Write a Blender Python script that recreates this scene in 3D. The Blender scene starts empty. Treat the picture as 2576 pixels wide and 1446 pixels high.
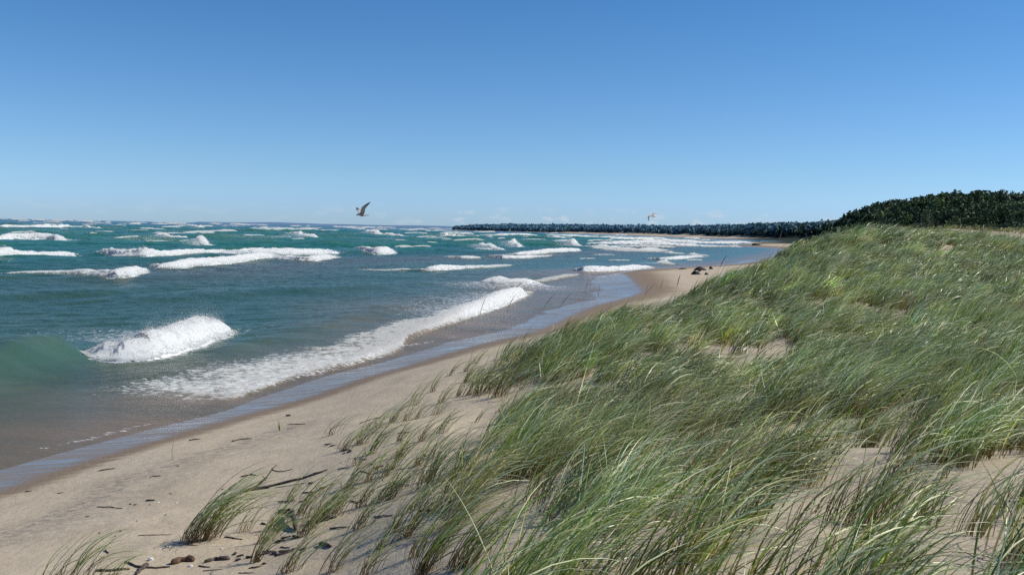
import bpy, bmesh, math, random
import numpy as np
from mathutils import Vector, Matrix

random.seed(7)
rng = np.random.default_rng(11)
R = math.radians
scn = bpy.context.scene
col = scn.collection

# ------------------------------------------------------------------ camera model
PW, PH = 2576.0, 1446.0
HFOV = R(55.0)
F = PW / 2 / math.tan(HFOV / 2)
CAM = np.array([0.0, 0.0, 4.5])
PITCH, ROLL = R(3.38), R(1.22)
_f = np.array([0, math.cos(PITCH), -math.sin(PITCH)])
_r0 = np.array([1.0, 0, 0])
_u0 = np.cross(_r0, _f)
CR = math.cos(ROLL) * _r0 + math.sin(ROLL) * _u0
CU = -math.sin(ROLL) * _r0 + math.cos(ROLL) * _u0

def ray(u, v):
    d = _f + CR * (u - PW / 2) / F - CU * (v - PH / 2) / F
    return d

def at_z(u, v, z=0.0):
    d = ray(u, v)
    t = (z - CAM[2]) / d[2]
    return CAM + d * t

def at_y(u, v, y):
    d = ray(u, v)
    return CAM + d * (y / d[1])

def hor(u):
    return 577.0 + (u - 1288) * 0.0213

# ------------------------------------------------------------------ noise
def _hash(ix, iy, iz):
    h = (ix.astype(np.int64) * 374761393 + iy.astype(np.int64) * 668265263 + iz.astype(np.int64) * 2147483647 + 1013904223) & 0xFFFFFFFF
    h = ((h ^ (h >> 13)) * 1274126177) & 0xFFFFFFFF
    h = ((h ^ (h >> 16)) * 2246822519) & 0xFFFFFFFF
    return ((h ^ (h >> 15)) & 0xFFFFFF) / float(0xFFFFFF)

def vnoise(x, y, z=None):
    x = np.asarray(x, float); y = np.asarray(y, float)
    z = np.zeros_like(x) if z is None else np.asarray(z, float) + 0 * x
    x0 = np.floor(x); y0 = np.floor(y); z0 = np.floor(z)
    fx, fy, fz = x - x0, y - y0, z - z0
    fx = fx * fx * fx * (fx * (fx * 6 - 15) + 10); fy = fy * fy * fy * (fy * (fy * 6 - 15) + 10); fz = fz * fz * (3 - 2 * fz)
    def c(a, b, d): return _hash(x0 + a, y0 + b, z0 + d)
    def l(a, b, t): return a + (b - a) * t
    n0 = l(l(c(0, 0, 0), c(1, 0, 0), fx), l(c(0, 1, 0), c(1, 1, 0), fx), fy)
    if not np.any(fz): return n0
    n1 = l(l(c(0, 0, 1), c(1, 0, 1), fx), l(c(0, 1, 1), c(1, 1, 1), fx), fy)
    return l(n0, n1, fz)

def fbm(x, y, z=None, oct=4, gain=0.5):
    s = 0; a = 1; t = 0
    for k in range(oct):
        s = s + a * vnoise(np.asarray(x) * 2 ** k + 17.3 * k, np.asarray(y) * 2 ** k + 5.1 * k, None if z is None else np.asarray(z) * 2 ** k + 3.7 * k)
        t += a; a *= gain
    return s / t

def sst(x, a, b):
    t = np.clip((np.asarray(x, float) - a) / (b - a), 0, 1)
    return t * t * (3 - 2 * t)

def poly_sd(px, py, poly):
    """signed distance to a polyline: positive on its right hand side; also parameter (arc length)"""
    px = np.asarray(px, float); py = np.asarray(py, float)
    best = np.full(px.shape, 1e18); bperp = np.zeros(px.shape); sgn = np.ones(px.shape); par = np.zeros(px.shape); L = 0.0
    n = len(poly)
    for i in range(n - 1):
        ax, ay = poly[i][:2]; bx, by = poly[i + 1][:2]
        dx, dy = bx - ax, by - ay
        l2 = dx * dx + dy * dy + 1e-12
        t = ((px - ax) * dx + (py - ay) * dy) / l2
        tc = np.clip(t, 0, 1)
        ex, ey = px - ax - tc * dx, py - ay - tc * dy
        d2 = ex * ex + ey * ey
        side = (px - ax) * dy - (py - ay) * dx
        ll = math.sqrt(l2)
        # tie-break so that corners take the right sign
        perp = np.abs(side) / math.sqrt(l2)
        upd = (d2 < best * (1 - 1e-9)) | ((d2 <= best * (1 + 1e-9)) & (perp > bperp))
        bperp = np.where(upd, perp, bperp)
        best = np.where(upd, d2, best)
        sgn = np.where(upd, np.where(side >= 0, 1.0, -1.0), sgn)
        par = np.where(upd, L + tc * ll, par)
        L += ll
    return np.sqrt(best) * sgn, par

# ------------------------------------------------------------------ scene helpers
def tag(o, label=None, cat=None, group=None, kind=None):
    if label: o['label'] = label
    if cat: o['category'] = cat
    if group: o['group'] = group
    if kind: o['kind'] = kind
    return o

def empty(name, loc):
    o = bpy.data.objects.new(name, None); col.objects.link(o)
    o.location = loc; o.empty_display_size = 0.1
    return o

def mesh_obj(name, verts, faces, mat, parent=None, smooth=True, attrs=None, loc=None):
    """faces: list of (k, array (n,k)) or python list of tuples"""
    verts = np.asarray(verts, dtype=np.float32).reshape(-1, 3)
    me = bpy.data.meshes.new(name)
    if isinstance(faces, np.ndarray):
        n, k = faces.shape
        me.vertices.add(len(verts)); me.vertices.foreach_set('co', verts.ravel())
        me.loops.add(n * k); me.loops.foreach_set('vertex_index', faces.astype(np.int32).ravel())
        me.polygons.add(n)
        me.polygons.foreach_set('loop_start', np.arange(0, n * k, k, dtype=np.int32))
        me.polygons.foreach_set('loop_total', np.full(n, k, dtype=np.int32))
        me.update(calc_edges=True)
    else:
        me.from_pydata([tuple(v) for v in verts.tolist()], [], [tuple(f) for f in faces]); me.update()
    if smooth:
        me.polygons.foreach_set('use_smooth', np.ones(len(me.polygons), dtype=bool))
    for nm, arr in (attrs or {}).items():
        arr = np.asarray(arr, dtype=np.float32)
        if arr.ndim == 1:
            a = me.attributes.new(nm, 'FLOAT', 'POINT'); a.data.foreach_set('value', arr)
        else:
            if arr.shape[1] == 3: arr = np.concatenate([arr, np.ones((len(arr), 1), np.float32)], 1)
            a = me.color_attributes.new(nm, 'FLOAT_COLOR', 'POINT'); a.data.foreach_set('color', arr.astype(np.float32).ravel())
    if mat: me.materials.append(mat)
    o = bpy.data.objects.new(name, me); col.objects.link(o)
    if parent is not None: o.parent = parent
    if loc is not None: o.location = loc
    return o

def grid_faces(nr, nc):
    i = np.arange(nr - 1)[:, None] * nc + np.arange(nc - 1)[None, :]
    return np.stack([i, i + 1, i + nc + 1, i + nc], -1).reshape(-1, 4)

class NT:
    """tiny node builder"""
    def __init__(s, name):
        s.m = bpy.data.materials.new(name); s.m.use_nodes = True
        s.t = s.m.node_tree; s.t.nodes.clear()
        s.out = s.n('ShaderNodeOutputMaterial')
    def n(s, typ, **kw):
        nd = s.t.nodes.new(typ)
        for k, v in kw.items():
            if k.startswith('i_'):
                nd.inputs[k[2:].replace('_', ' ')].default_value = v
            else: setattr(nd, k, v)
        return nd
    def l(s, a, b): s.t.links.new(a, b)
    def attr(s, nm): return s.n('ShaderNodeAttribute', attribute_name=nm)
    def noise(s, vec, scale, detail=4, rough=0.55):
        nd = s.n('ShaderNodeTexNoise'); nd.inputs['Scale'].default_value = scale; nd.inputs['Detail'].default_value = detail; nd.inputs['Roughness'].default_value = rough
        if vec is not None: s.l(vec, nd.inputs['Vector'])
        return nd.outputs['Fac']
    def math(s, op, a, b=None, c=None, clamp=False):
        nd = s.n('ShaderNodeMath', operation=op); nd.use_clamp = clamp
        for i, x in enumerate((a, b, c)):
            if x is None: continue
            if isinstance(x, (int, float)): nd.inputs[i].default_value = x
            else: s.l(x, nd.inputs[i])
        return nd.outputs[0]
    def ramp(s, fac, lo, hi, a=0.0, b=1.0):
        nd = s.n('ShaderNodeMapRange'); nd.interpolation_type = 'SMOOTHSTEP'
        s.l(fac, nd.inputs['Value'])
        nd.inputs['From Min'].default_value = lo; nd.inputs['From Max'].default_value = hi
        nd.inputs['To Min'].default_value = a; nd.inputs['To Max'].default_value = b
        return nd.outputs['Result']
    def mix(s, fac, a, b, mode='MIX'):
        nd = s.n('ShaderNodeMix', data_type='RGBA', blend_type=mode)
        for i, x in ((0, fac), (6, a), (7, b)):
            if isinstance(x, (int, float)): nd.inputs[i].default_value = x
            elif isinstance(x, tuple): nd.inputs[i].default_value = (*x, 1.0) if len(x) == 3 else x
            else: s.l(x, nd.inputs[i])
        return nd.outputs[2]
    def pos(s, scale=None):
        g = s.n('ShaderNodeNewGeometry').outputs['Position']
        if scale is None: return g
        mp = s.n('ShaderNodeMapping'); mp.inputs['Scale'].default_value = scale[:3]
        if len(scale) > 3: mp.inputs['Rotation'].default_value = (0, 0, scale[3])
        s.l(g, mp.inputs['Vector']); return mp.outputs[0]
    def bsdf(s, colr, rough=0.8, spec=0.5, normal=None):
        b = s.n('ShaderNodeBsdfPrincipled')
        for nm, x in (('Base Color', colr), ('Roughness', rough), ('Specular IOR Level', spec)):
            if isinstance(x, (int, float)): b.inputs[nm].default_value = x
            elif isinstance(x, tuple): b.inputs[nm].default_value = (*x, 1.0)
            else: s.l(x, b.inputs[nm])
        if normal is not None: s.l(normal, b.inputs['Normal'])
        return b
    def bump(s, h, strength=0.5, dist=0.05, normal=None):
        b = s.n('ShaderNodeBump'); b.inputs['Strength'].default_value = strength; b.inputs['Distance'].default_value = dist
        s.l(h, b.inputs['Height'])
        if normal is not None: s.l(normal, b.inputs['Normal'])
        return b.outputs[0]
    def done(s, sh):
        s.l(sh, s.out.inputs['Surface']); return s.m

def mat_simple(name, c1, c2, scale, rough=0.85, spec=0.2, bump=0.4, bdist=0.01):
    t = NT(name); p = t.n('ShaderNodeTexCoord').outputs['Object']
    f = t.noise(p, scale, 5, 0.6)
    c = t.mix(t.ramp(f, 0.3, 0.7), c1, c2)
    return t.done(t.bsdf(c, rough, spec, t.bump(t.noise(p, scale * 2.5, 4), bump, bdist)).outputs[0])

# ------------------------------------------------------------------ shoreline (world) from what the photo shows
W0_px = [(-700, 1330), (-350, 1255), (0, 1170), (230, 1105), (350, 1078), (510, 1040), (620, 1002), (760, 962), (900, 925), (1010, 895), (1080, 872), (1160, 850), (1330, 802), (1420, 768), (1490, 735), (1530, 712), (1500, 690), (1560, 681), (1640, 674), (1760, 668), (1850, 661)]
W1_px = [(-700, 1400), (-350, 1325), (0, 1226), (120, 1183), (300, 1130), (510, 1066), (760, 1001), (1000, 925), (1130, 885), (1280, 850), (1400, 800), (1500, 762), (1590, 735), (1565, 712), (1548, 692), (1535, 684), (1600, 678), (1700, 672), (1850, 664)]
W0 = [at_z(u, v, 0.02)[:2] for u, v in W0_px]
W1 = [at_z(u, v, 0.10)[:2] for u, v in W1_px]
far_pts = [(60, 225), (88, 318), (84, 372), (88, 405), (106, 432), (116, 490), (123, 545), (146, 600), (195, 690), (204, 770)]
far_px = [(1700, 597), (1600, 592.5), (1500, 589), (1400, 586.0), (1300, 583.2), (1180, 579.9), (1118, 578.7)]
far_w = [tuple(at_z(u, v, 0.0)[:2]) for u, v in far_px]
SHORE = [(-400, -900), (-40, -60), (-24, -20)] + [tuple(p) for p in W0] + far_pts + [(198, 850)] + far_w + [(-140, 2500), (-60, 3350), (150, 4300), (1500, 9000), (40000, 46000)]
WET = [(-397, -900), (-37, -60), (-21, -20)] + [tuple(p) for p in W1] + [(66, 222), (96, 318), (93, 372), (98, 405), (117, 432), (126, 490), (132, 545), (156, 600), (203, 690), (224, 800)]

# ------------------------------------------------------------------ ground: control points seen in the photo, smoothed by a thin plate
ctrl = []
def C(u, v, y, dz=0.0):
    p = at_y(u, v, y); ctrl.append((p[0], p[1], p[2] + dz))
for v, y, dz in ((1446, 5.2, 0), (1200, 8.5, 0), (1000, 14, -.05), (900, 19, -.1), (800, 26, -.1), (700, 36, -.2), (645, 45, -.3), (606, 55, -.50)): C(2576, v, y, dz); C(2950, v + 6, y, dz)
for v, y, dz in ((1446, 5.5, 0), (1200, 9, 0), (1000, 14.5, -.05), (900, 19.5, -.1), (800, 26.5, -.1), (700, 36, -.2), (640, 44, -.3), (572, 53, -.42)): C(2200, v, y, dz)
for v, y, dz in ((1446, 5.8, 0), (1200, 9.2, 0), (1000, 15, -.05), (800, 26, -.1), (720, 32, -.2), (650, 40, -.3), (592, 48, -.42)): C(2000, v, y, dz)
for v, y, dz in ((1446, 5.9, 0), (1200, 9.4, 0), (1000, 15.3, -.05), (900, 20, -.1), (800, 26, -.2), (720, 31, -.3), (660, 36, -.55)): C(1850, v, y, dz)
for v, y, dz in ((1446, 6.1, 0), (1200, 9.6, 0), (1000, 15.5, -.05), (900, 20, -.1), (810, 25, -.3), (765, 28, -.5)): C(1600, v, y, dz)
for v, y, dz in ((1446, 6.5, 0), (1200, 10.3, 0), (1000, 16.5, -.05), (900, 21, -.1), (860, 23, -.3), (810, 26, -.5)): C(1450, v, y, dz)
for v, y, dz in ((1446, 6.9, 0), (1200, 11, 0), (1000, 17.5, -.05), (900, 22.5, -.2), (855, 25.5, -.45)): C(1290, v, y, dz)
for v, y, dz in ((1446, 7.5, 0), (1200, 12.3, 0), (1000, 19.5, 0), (915, 25.5, 0)): C(1130, v, y, dz)
for v, y in ((1446, 8.0), (1300, 10), (1150, 13.7), (1050, 17.8), (980, 22)): C(1000, v, y)
for v, y in ((1446, 9.6), (1300, 12.2), (1100, 18)): C(700, v, y)
for v, y in ((1400, 10.6), (1250, 13.6), (1130, 17.4)): C(450, v, y)
for v, y in ((1446, 10.4), (1330, 12.9)): C(0, v, y)
for (x, y) in W0[1:15] + W0[16:]: ctrl.append((x, y, 0.0))
for (x, y) in W1[1:13] + W1[16:]: ctrl.append((x, y, 0.10))
for u, v, z in ((1640, 715, .4), (1750, 690, .55), (1830, 676, .5), (1700, 683, .35), (1560, 770, .4), (1350, 838, .45), (1200, 880, .4)):
    p = at_z(u, v, z); ctrl.append((p[0], p[1], z))
# hidden backs of the dune and the surroundings
for x, y, z in ((0.5, 31, .75), (4.8, 36, .8), (10.5, 46, .95), (17.5, 62, 1.1), (27, 80, 1.3), (30, 100, 1.0), (36, 130, .8), (46, 170, .8),
                (22, 66, 3.0), (36, 75, 3.0), (30, 66, 3.7), (55, 78, 3.4), (40, 95, 2.4), (60, 120, 3.0), (0, 0, 2.9), (3, 2, 2.95), (-4, 3, 1.75), (-8, 4, 1.1), (6, 1, 3.1), (-3, -6, 2.2), (6, -6, 3.2), (-12, 2, .55),
                (-14, 22, -.35), (-9, 36, -.35), (-4, 52, -.4), (2, 75, -.4), (8, 105, -.4), (-22, 12, -.3), (-30, 40, -1.0), (-10, 90, -1.0), (10, 160, -.8), (-60, 60, -1.5), (-40, 160, -2)):
    ctrl.append((x, y, z))
ctrl = np.array(ctrl)
def _wp(x, y):
    y2 = np.asarray(y, float) + 14.0
    rr = np.hypot(x, y2)
    return np.arctan2(x, y2) * 3.4, np.log(np.maximum(rr, 2.0)) * 2.0
def _tps(r2): return 0.5 * r2 * np.log(r2 + 1e-9)
_ca, _cb = _wp(ctrl[:, 0], ctrl[:, 1])
_n = len(ctrl)
_K = _tps((_ca[:, None] - _ca[None]) ** 2 + (_cb[:, None] - _cb[None]) ** 2) + np.eye(_n) * 0.012
_P = np.stack([np.ones(_n), _ca, _cb], 1)
_A = np.block([[_K, _P], [_P.T, np.zeros((3, 3))]])
_w = np.linalg.solve(_A, np.concatenate([ctrl[:, 2], np.zeros(3)]))
def near_z(x, y):
    x = np.asarray(x, float); sh = x.shape
    a, b = _wp(x.ravel(), np.asarray(y, float).ravel())
    out = np.empty(a.shape)
    for i in range(0, len(a), 40000):
        s = slice(i, i + 40000)
        k = _tps((a[s, None] - _ca[None]) ** 2 + (b[s, None] - _cb[None]) ** 2)
        out[s] = k @ _w[:_n] + _w[_n] + _w[_n + 1] * a[s] + _w[_n + 2] * b[s]
    return out.reshape(sh)

HILL = [(330, 1160, 1.5), (288, 1000, 1.2), (265, 850, 5.5), (258, 750, 9.5), (240, 620, 11), (228, 520, 13), (214, 440, 12), (232, 395, 10), (300, 380, 9.5), (620, 420, 9.5)]
_hl = np.concatenate([[0], np.cumsum([math.hypot(HILL[i + 1][0] - HILL[i][0], HILL[i + 1][1] - HILL[i][1]) for i in range(len(HILL) - 1)])])
def hill_z(x, y):
    d, par = poly_sd(x, y, HILL)
    h = np.interp(par, _hl, [p[2] for p in HILL])
    return h * np.exp(-(np.abs(d) / np.where(d < 0, 62.0, 80.0)) ** 2) * (.8 + .4 * fbm(np.asarray(x) / 45, np.asarray(y) / 45, oct=2))

def ground_z(x, y, sd=None):
    x = np.asarray(x, float); y = np.asarray(y, float)
    if sd is None: sd, _ = poly_sd(x, y, SHORE)
    fz = np.where(sd < 0, np.maximum(sd * 0.04, -2.5), np.minimum(sd * 0.05, 1.0) + 2.6 * sst(sd, 26, 60) + 1.2 * sst(sd, 60, 130))
    fz = fz + np.where(sd > 20, 1, 0) * sst(sd, 20, 60) * (fbm(x / 26, y / 26, oct=3) - 0.45) * 2.6
    fz = fz + hill_z(x, y) * sst(sd, 30, 70)
    fz = fz + (4.5 * fbm(x / 120 + 5, y / 160, oct=3) - 1.5 + 2.0 * sst(sd, 60, 170)) * sst(y, 700, 950) * sst(sd, 38, 70)
    # second low sandy ridge behind the grassy dune
    rd = np.exp(-((y - 112 - 0.1 * (x - 45)) / 11.0) ** 2) * sst(x, 38, 50)
    w = sst(np.hypot(x * 0.8, y), 115, 190)
    nz = np.zeros_like(x)
    m = w < 1
    if np.any(m):
        nz[m] = near_z(x[m], y[m])
        dune = sst(nz, 0.7, 1.6)
        nz = nz + m * ((fbm(x / 2.3, y / 2.3, oct=3) - 0.5) * 0.42 * dune + (fbm(x / 0.8 + 9, y / 0.8, oct=3) - 0.5) * 0.05 * sst(nz, 0.25, 0.7))
        nz = np.maximum(nz, -3)
    z = nz * (1 - w) + fz * w
    return np.maximum(z, z * (1 - rd) + rd * (5.6 + 0.9 * (fbm(x / 7, y / 7, oct=2) - 0.5)))

def hit(u, v, lo=3.0, hi=400.0):
    """where the sight line of a photo point meets the ground"""
    d = ray(u, v); d = d / d[1]
    ys = np.geomspace(lo, hi, 700)
    pts = CAM[None] + d[None] * ys[:, None]
    g = ground_z(pts[:, 0], pts[:, 1])
    k = np.where(pts[:, 2] <= g)[0]
    if len(k) == 0: return pts[-1]
    i = k[0]
    if i == 0: return pts[0]
    a0 = pts[i - 1, 2] - g[i - 1]; a1 = g[i] - pts[i, 2]
    t = a0 / (a0 + a1 + 1e-9)
    p = pts[i - 1] * (1 - t) + pts[i] * t
    p[2] = float(ground_z(p[0:1], p[1:2])[0])
    return p

# ------------------------------------------------------------------ breaking waves (real positions on the lake)
# toe points in the photo, heights of the crest (m) and breadth of foam behind the crest (m)
def crest(label, pts, hm, back, group=None, lace=0.0, det=1.0, rag=0.5):
    w = [tuple(at_z(u, v, 0.0)[:2]) for u, v in pts]
    return dict(label=label, toe=w, h=hm, back=back, group=group, lace=lace, det=det, rag=rag)
def crest_far(label, u, v, lenpx, hpx, group=None, ang=35.0, det=0.6):
    p = at_z(u, v, 0.0); y = p[1]
    h = hpx * y / F
    dx, dy = math.cos(R(ang)), math.sin(R(ang))
    lenpx *= 1.45; h *= 1.2
    L = lenpx * y / F / max(0.2, (dx - p[0] / y * dy))
    w = []
    for t in np.linspace(-0.5, 0.5, 6):
        wob = (random.random() - .5) * 0.06 * L
        w.append((p[0] + dx * L * t - dy * wob, p[1] + dy * L * t + dx * wob))
    return dict(label=label, toe=w, h=[h * .7, h * .95, h * .8], back=[h * 1.6], group=group, lace=0.0, det=det, rag=0.5)

BR = []
BR.append(crest('nearest tall white breaker curling toward the beach, just left of the long shore foam', [(184, 903), (204, 907), (240, 912), (300, 916), (400, 913), (480, 896), (540, 872), (598, 846)], [.40, .68, .88, 1.0, 1.0, 1.0, 1.02, .85], [.5, .7, .8, .8, .8, .6, .5], det=1.6, rag=.06))
BR.append(crest('long white shore breaker running up the wet sand beside the beach', [(500, 1038), (555, 1024), (640, 993), (700, 972), (760, 946), (900, 915), (1005, 889), (1030, 858), (1100, 832), (1190, 800), (1270, 772), (1350, 735)], [.03, .05, .10, .16, .22, .30, .42, .55, .62, .68, .6, .35], [4.2, 4.6, 4.4, 4.0, 3.4, 3.0, 2.4, 2.0, 1.8, 1.8, 1.6, 1.2], lace=0.62, det=1.3, rag=.45))
BR.append(crest('small splash of white foam at the far tip of the shore breaker', [(1268, 708), (1290, 722), (1318, 718), (1338, 716)], [.4, .8, .9, .3], [2.2, 2.0, 1.6], lace=.2, rag=.6))
BR.append(crest('lone white breaker on the left nearer than the long double breaker', [(-40, 697), (60, 697), (150, 696), (230, 700), (300, 706), (345, 700), (382, 683)], [.3, .4, .6, .8, .85, .8, .6], [1.6, 1.6, 1.8, 1.8, 1.5, 1.2], lace=.2))
BR.append(crest('broad white breaker at the left edge level with the long double breaker', [(-80, 655), (0, 652), (60, 648), (110, 645), (212, 644)], [.7, .8, 1.25, .9, 1.1], [1.5]))
BR.append(crest('long rear crest of the white double breaker in the middle distance', [(225, 634), (290, 642), (370, 645), (480, 640), (580, 638), (680, 640), (770, 640), (865, 637)], [.7, 1.1, 1.6, .9, .8, 1.5, 1.25, 1.7], [2.0]))
BR.append(crest('long front crest of the white double breaker in the middle distance', [(362, 668), (400, 679), (480, 674), (560, 665), (640, 657), (700, 652), (780, 660), (866, 650)], [.4, .95, 1.05, 1.0, .9, .6, .9, 1.0], [1.6]))
BR.append(crest('two humped white breaker just right of the long double breaker', [(885, 631), (925, 637), (960, 638), (1002, 636)], [.3, .7, 1.5, 1.6], [1.6]))
BR.append(crest('peaked white breaker near the left edge two rows behind the broad one', [(-40, 606), (40, 603), (110, 604), (170, 607)], [.4, .9, 2.1, .5], [2.5]))
BR.append(crest('long thin white crest at the left edge in the row nearest the horizon', [(-40, 575), (60, 574), (110, 574), (190, 573), (255, 576)], [1.4, 1.6, 2.4, 1.3, 2.0], [3.0]))
BR.append(crest('thin white crest line leading into a breaker left of centre', [(215, 588), (300, 594), (375, 595), (430, 598), (495, 603)], [.3, .3, .5, 1.3, .8], [1.5]))
BR.append(crest('compact white breaker behind the long double breaker', [(510, 611), (530, 618), (553, 618)], [.5, 1.5, .9], [1.5]))
BR.append(crest('wide white breaker beneath the left gull', [(745, 589), (790, 599), (830, 601), (882, 601)], [.6, 1.5, 1.4, .9], [2.0]))
BR.append(crest('white crest sloping between the horizon and the left of the double breaker', [(475, 566), (520, 577), (585, 577)], [1.0, 1.9, 1.6], [3.0]))
BR.append(crest('peaked white breaker right of the left gull below the far hills', [(925, 583), (960, 592), (1000, 594), (1060, 597)], [.9, 1.6, 2.8, 1.0], [3.0]))
BR.append(crest('flat white crest in front of the forested headland', [(1105, 592), (1160, 598), (1200, 598), (1250, 601)], [1.0, 1.3, 1.4, .9], [2.5]))
BR.append(crest('short wedge of white foam in the middle distance above a long double crest', [(1215, 619), (1250, 626), (1280, 628)], [.4, 1.3, 1.0], [1.5]))
BR.append(crest('slanting white curl right of the short wedge of foam', [(1297, 613), (1312, 622), (1322, 626)], [1.0, 1.1, .5], [1.2]))
BR.append(crest('rear crest of the double breaker in the centre distance', [(1245, 638), (1300, 640), (1360, 638), (1410, 636), (1468, 632)], [.5, .8, 1.0, 1.0, 1.1], [2.2]))
BR.append(crest('front crest of the double breaker in the centre distance', [(1218, 646), (1260, 651), (1320, 651), (1370, 647), (1402, 645)], [.5, .7, .6, .4, .3], [1.4]))
BR.append(crest('thin white crest left of the centre double breaker', [(1110, 649), (1160, 652), (1217, 652)], [.3, .5, .6], [1.2]))
BR.append(crest('single peaked white crest nearest the wet sand in the centre', [(870, 678), (960, 683), (1040, 682), (1085, 685), (1115, 682), (1160, 677), (1230, 675), (1310, 668)], [.15, .2, .3, .85, .5, .4, .4, .1], [1.2], lace=.1))
BR.append(crest('round white boil of foam left of the foamy shallows', [(1440, 611), (1462, 620), (1492, 620)], [1.3, 1.7, 1.0], [2.0]))
BR.append(crest('foamy white shallows breaking in the bay in the right distance', [(1500, 620), (1560, 629), (1610, 633), (1650, 628)], [.7, 1.1, 1.2, 1.0], [5.0], lace=.25))
BR.append(crest('upper white crest offshore from the sand point', [(1610, 651), (1660, 655), (1710, 653), (1760, 648), (1800, 648)], [.4, .5, .7, .5, .6], [2.0], lace=.1))
BR.append(crest('stubby white crest just off the sand point', [(1675, 661), (1690, 666), (1710, 667)], [.3, .7, .4], [1.5]))
BR.append(crest('white breaker rolling onto the tip of the sand point', [(1428, 681), (1470, 686), (1540, 684), (1610, 678), (1660, 675)], [.5, .8, .6, .8, .5], [1.8]))
BR.append(crest('ragged strip of thin foam sliding up the wet sand tongue', [(1330, 716), (1370, 710), (1415, 702), (1470, 691)], [.1, .18, .25, .12], [2.0], lace=.4))
BR.append(crest('small white crest off the right side of the sand point', [(1745, 640), (1760, 644), (1785, 644)], [.3, .6, .4], [1.6]))
BR.append(crest('small white crest left of the right hand offshore crest', [(1685, 636), (1700, 639), (1722, 639)], [.3, .6, .3], [1.6]))
# rows of distant whitecaps
WC = [(1300, 592, 80, 7), (1370, 598, 90, 8), (1420, 594, 60, 6), (1480, 596, 90, 6), (1540, 598, 70, 6), (1590, 602, 80, 8), (1640, 601, 60, 6), (1620, 611, 110, 9), (1560, 613, 90, 8), (1690, 606, 110, 6), (1740, 609, 90, 5), (1700, 616, 90, 7), (1760, 619, 80, 5),
      (1800, 612, 100, 6), (1860, 611, 110, 7), (1820, 621, 70, 5), (1880, 618, 60, 4), (1640, 622, 90, 8), (1590, 619, 70, 7), (1420, 607, 40, 7), (1380, 613, 50, 4), (1330, 604, 40, 5), (1180, 612, 55, 5), (1130, 606, 30, 4), (1050, 588, 45, 6), (1150, 588, 60, 6),
      (1220, 585, 40, 5), (1090, 581, 30, 4), (700, 581, 65, 8), (640, 592, 40, 5), (600, 597, 28, 6), (680, 598, 60, 5), (500, 587, 60, 9), (430, 572, 35, 5), (380, 577, 60, 5), (340, 565, 22, 8), (560, 583, 60, 9), (760, 578, 60, 7), (830, 580, 60, 6), (880, 573, 20, 4),
      (1040, 577, 18, 4), (960, 575, 20, 4), (900, 590, 40, 5), (1010, 604, 20, 3), (740, 605, 40, 4), (800, 611, 25, 3), (470, 612, 28, 5), (400, 614, 45, 4), (60, 588, 45, 5), (150, 563, 45, 4), (90, 560, 30, 3), (250, 562, 20, 3), (520, 569, 24, 5), (650, 575, 40, 5), (1750, 655, 30, 4), (1520, 640, 40, 3),
      (1480, 651, 30, 3), (1560, 655, 40, 3), (1130, 594, 40, 5), (1250, 594, 50, 5), (10, 620, 40, 11), (1450, 601, 50, 6), (1510, 606, 50, 6)]
for (u, v, l, h) in WC:
    BR.append(crest_far('distant white crest of a breaking wave out on the choppy lake', u, v + 1, l, h * 0.9, 'distant white crests of breaking waves'))
for k in range(64):
    u = random.uniform(-40, 1500); v = hor(u) + random.uniform(9, 52)
    if any(abs(u - a_) < 55 and abs(v - b_) < 9 for a_, b_, c_, d_ in WC): continue
    p = at_z(u, v, 0)
    sdv, _ = poly_sd(np.array([p[0]]), np.array([p[1]]), SHORE)
    if sdv[0] > -45: continue
    BR.append(crest_far('distant white crest of a breaking wave out on the choppy lake', u, v, random.uniform(18, 60), random.uniform(3.0, 6.5), 'distant white crests of breaking waves'))
for k in range(250):
    u = random.uniform(-60, 1900); dv = 2.2 + 30 * random.random() ** 2.2
    v = hor(u) + dv
    p = at_z(u, v, 0)
    sdv, _ = poly_sd(np.array([p[0]]), np.array([p[1]]), SHORE)
    if sdv[0] > -25: continue
    BR.append(crest_far('tiny whitecap far out on the choppy lake toward the horizon', u, v, random.uniform(8, 42), random.uniform(1.4, 3.6), 'tiny far whitecaps', det=.4))

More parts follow.
